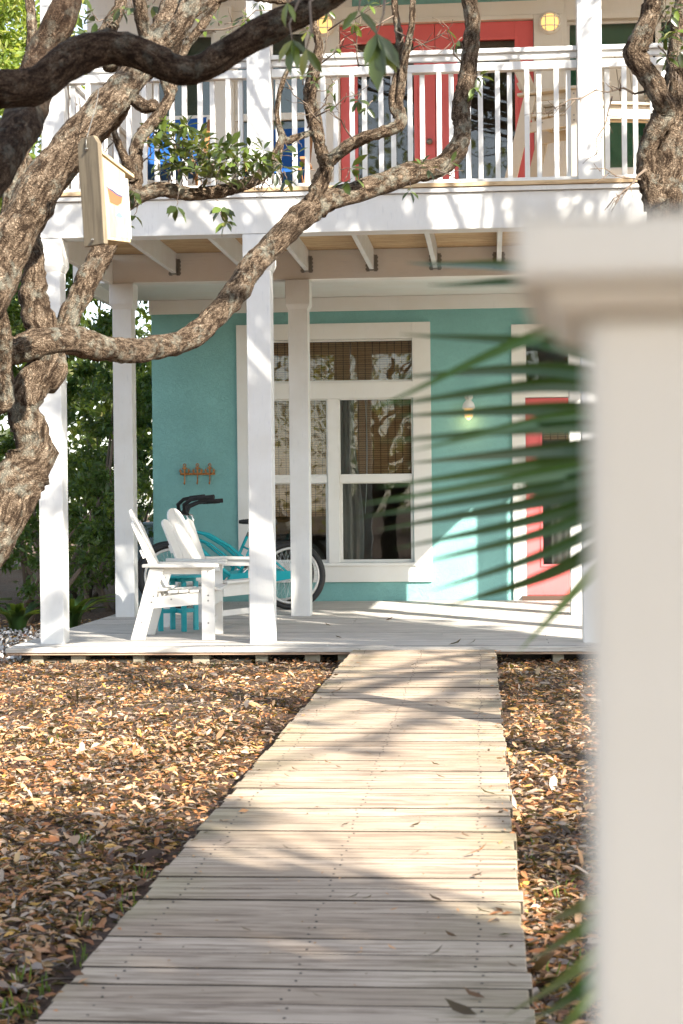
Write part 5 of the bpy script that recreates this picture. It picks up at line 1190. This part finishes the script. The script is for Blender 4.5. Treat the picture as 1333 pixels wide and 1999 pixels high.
# ================================================================ UNSEEN YARD TREES TO THE RIGHT (crowns laid out to shape the shade)
def shade_tree(label, x, y, clusters, leaves, ls):
    t = thing('shade_oak', label, 'tree', (x, y, Z0)); tr = MB(); top = Vector((x - .3, y, 4.2)); cc = Vector([sum(c[i] for c in clusters) / len(clusters) for i in range(3)])
    hub = top.lerp(cc, .35); limb(tr, [Vector((x, y, Z0 - .1)), Vector((x + .1, y + .1, 1.5)), Vector((x - .1, y, 3.0)), top, hub], [.22, .17, .15, .13, .11], step=.08, seg=14); tr.build('trunk', MBARK, t)
    br = MB()
    for c in clusters:
        c = Vector(c[:3]); a = hub.lerp(top, random.random()); md = a.lerp(c, .5) + Vector((random.uniform(-.3, .3), random.uniform(-.3, .3), random.uniform(0, .4))); br.tube([a, a.lerp(md, .6), md, c.lerp(md, .4), c], [.055, .045, .034, .022, .008], 7)
        for _ in range(4): twig(br, c.lerp(md, random.uniform(0, .5)), c + Vector((random.uniform(-.6, .6), random.uniform(-.6, .6), random.uniform(-.35, .35))), .010)
    br.build('branches', MBARK, t)
    P = cloud([c[:3] for c in clusters], [(c[3], c[3], c[3] * .55) for c in clusters], [int(leaves * c[4]) for c in clusters], .0); m = len(P); L = ls * RNG.uniform(.7, 1.2, m)
    leaf_obj('leaves', P, rdir(m), rdir(m) * .7 + np.array([0, 0, 1]), L, L * .45, RNG.random(m), MLEAF, t, simple_=True)
def infr(p, r):
    v = CR.transposed() @ (Vector(p) - Vector((0, 0, EYE)))
    if v.z > -.3: return False
    x = 666.5 + F * v.x / -v.z; y = 999.5 - F * v.y / -v.z; q = F * r * 1.25 / -v.z
    return -q - 60 < x < 1333 + q + 60 and -q - 60 < y < 1999 + q
random.seed(21)
near = []; far_ = []
def plan(lst, T, z, r, dens):  # puts a leaf cluster on the sun ray so its shade lands at T
    if lst is near and -1.15 < T.x < .25 and T.y > 2.6 and T.z < 0 and random.random() < .78: return
    if lst is near and T.z < 0 and -1.15 < T.x < -.15 and 3.2 < T.y < 4.4: return
    k = (z - T.z) / SUNV.z; p = T + SUNV * k
    if not infr(p, r): lst.append((p.x, p.y, p.z, r, dens))
for _ in range(95): plan(near, Vector((random.uniform(-4.2, 2.6), random.uniform(.5, 4.9), -.1)), random.uniform(4.6, 6.6), random.uniform(.25, .62), .6)
for _ in range(2): plan(near, Vector((random.uniform(-4.5, .8), random.uniform(7.0, 8.0), -.1)), random.uniform(5.2, 6.6), random.uniform(.25, .5), .45)
for _ in range(26): plan(far_, Vector((random.uniform(-4.4, .9), random.uniform(6.2, 12.4), -.1)), random.uniform(4.8, 6.6), random.uniform(.05, .15), .07)
for _ in range(115): plan(far_, Vector((random.uniform(-4.0, 1.6), 12.8, random.choice([random.uniform(1.0, 2.6), random.uniform(1.5, 5.2), random.uniform(2.6, 4.6), random.uniform(2.8, 5.2)]))), random.uniform(6.0, 7.4), random.uniform(.07, .20), .15)
for _ in range(24): plan(far_, Vector((random.uniform(-4.0, -2.6), 12.8, random.uniform(.0, 3.2))), random.uniform(6.2, 7.4), random.uniform(.09, .22), .2)
for _ in range(9): plan(near, Vector((random.uniform(-1.5, .1), random.uniform(4.2, 4.6), random.uniform(1.8, 2.3))), random.uniform(5, 6.5), random.uniform(.2, .35), .5)
for _ in range(46): plan(near, Vector((random.uniform(-3.2, -.2), random.uniform(3.0, 5.35), -.1)), random.uniform(4.8, 6.2), random.uniform(.22, .42), .5)
for _ in range(60):
    tx = random.uniform(-4.0, 1.6); plan(near, Vector((tx, random.uniform(4.9, 5.8 if -1.1 < tx < .1 else 6.25), -.1)), random.uniform(4.8, 6.4), random.uniform(.13, .30), .3)
print('clusters', len(near), len(far_))
shade_tree('large unseen live oak beside the walk, crown placed to shade the near boards', 7.5, -4.0, near, 900, .15)
shade_tree('unseen live oak right of the yard, open crown placed to dapple the balcony', 6.2, 6.5, far_, 330, .12)
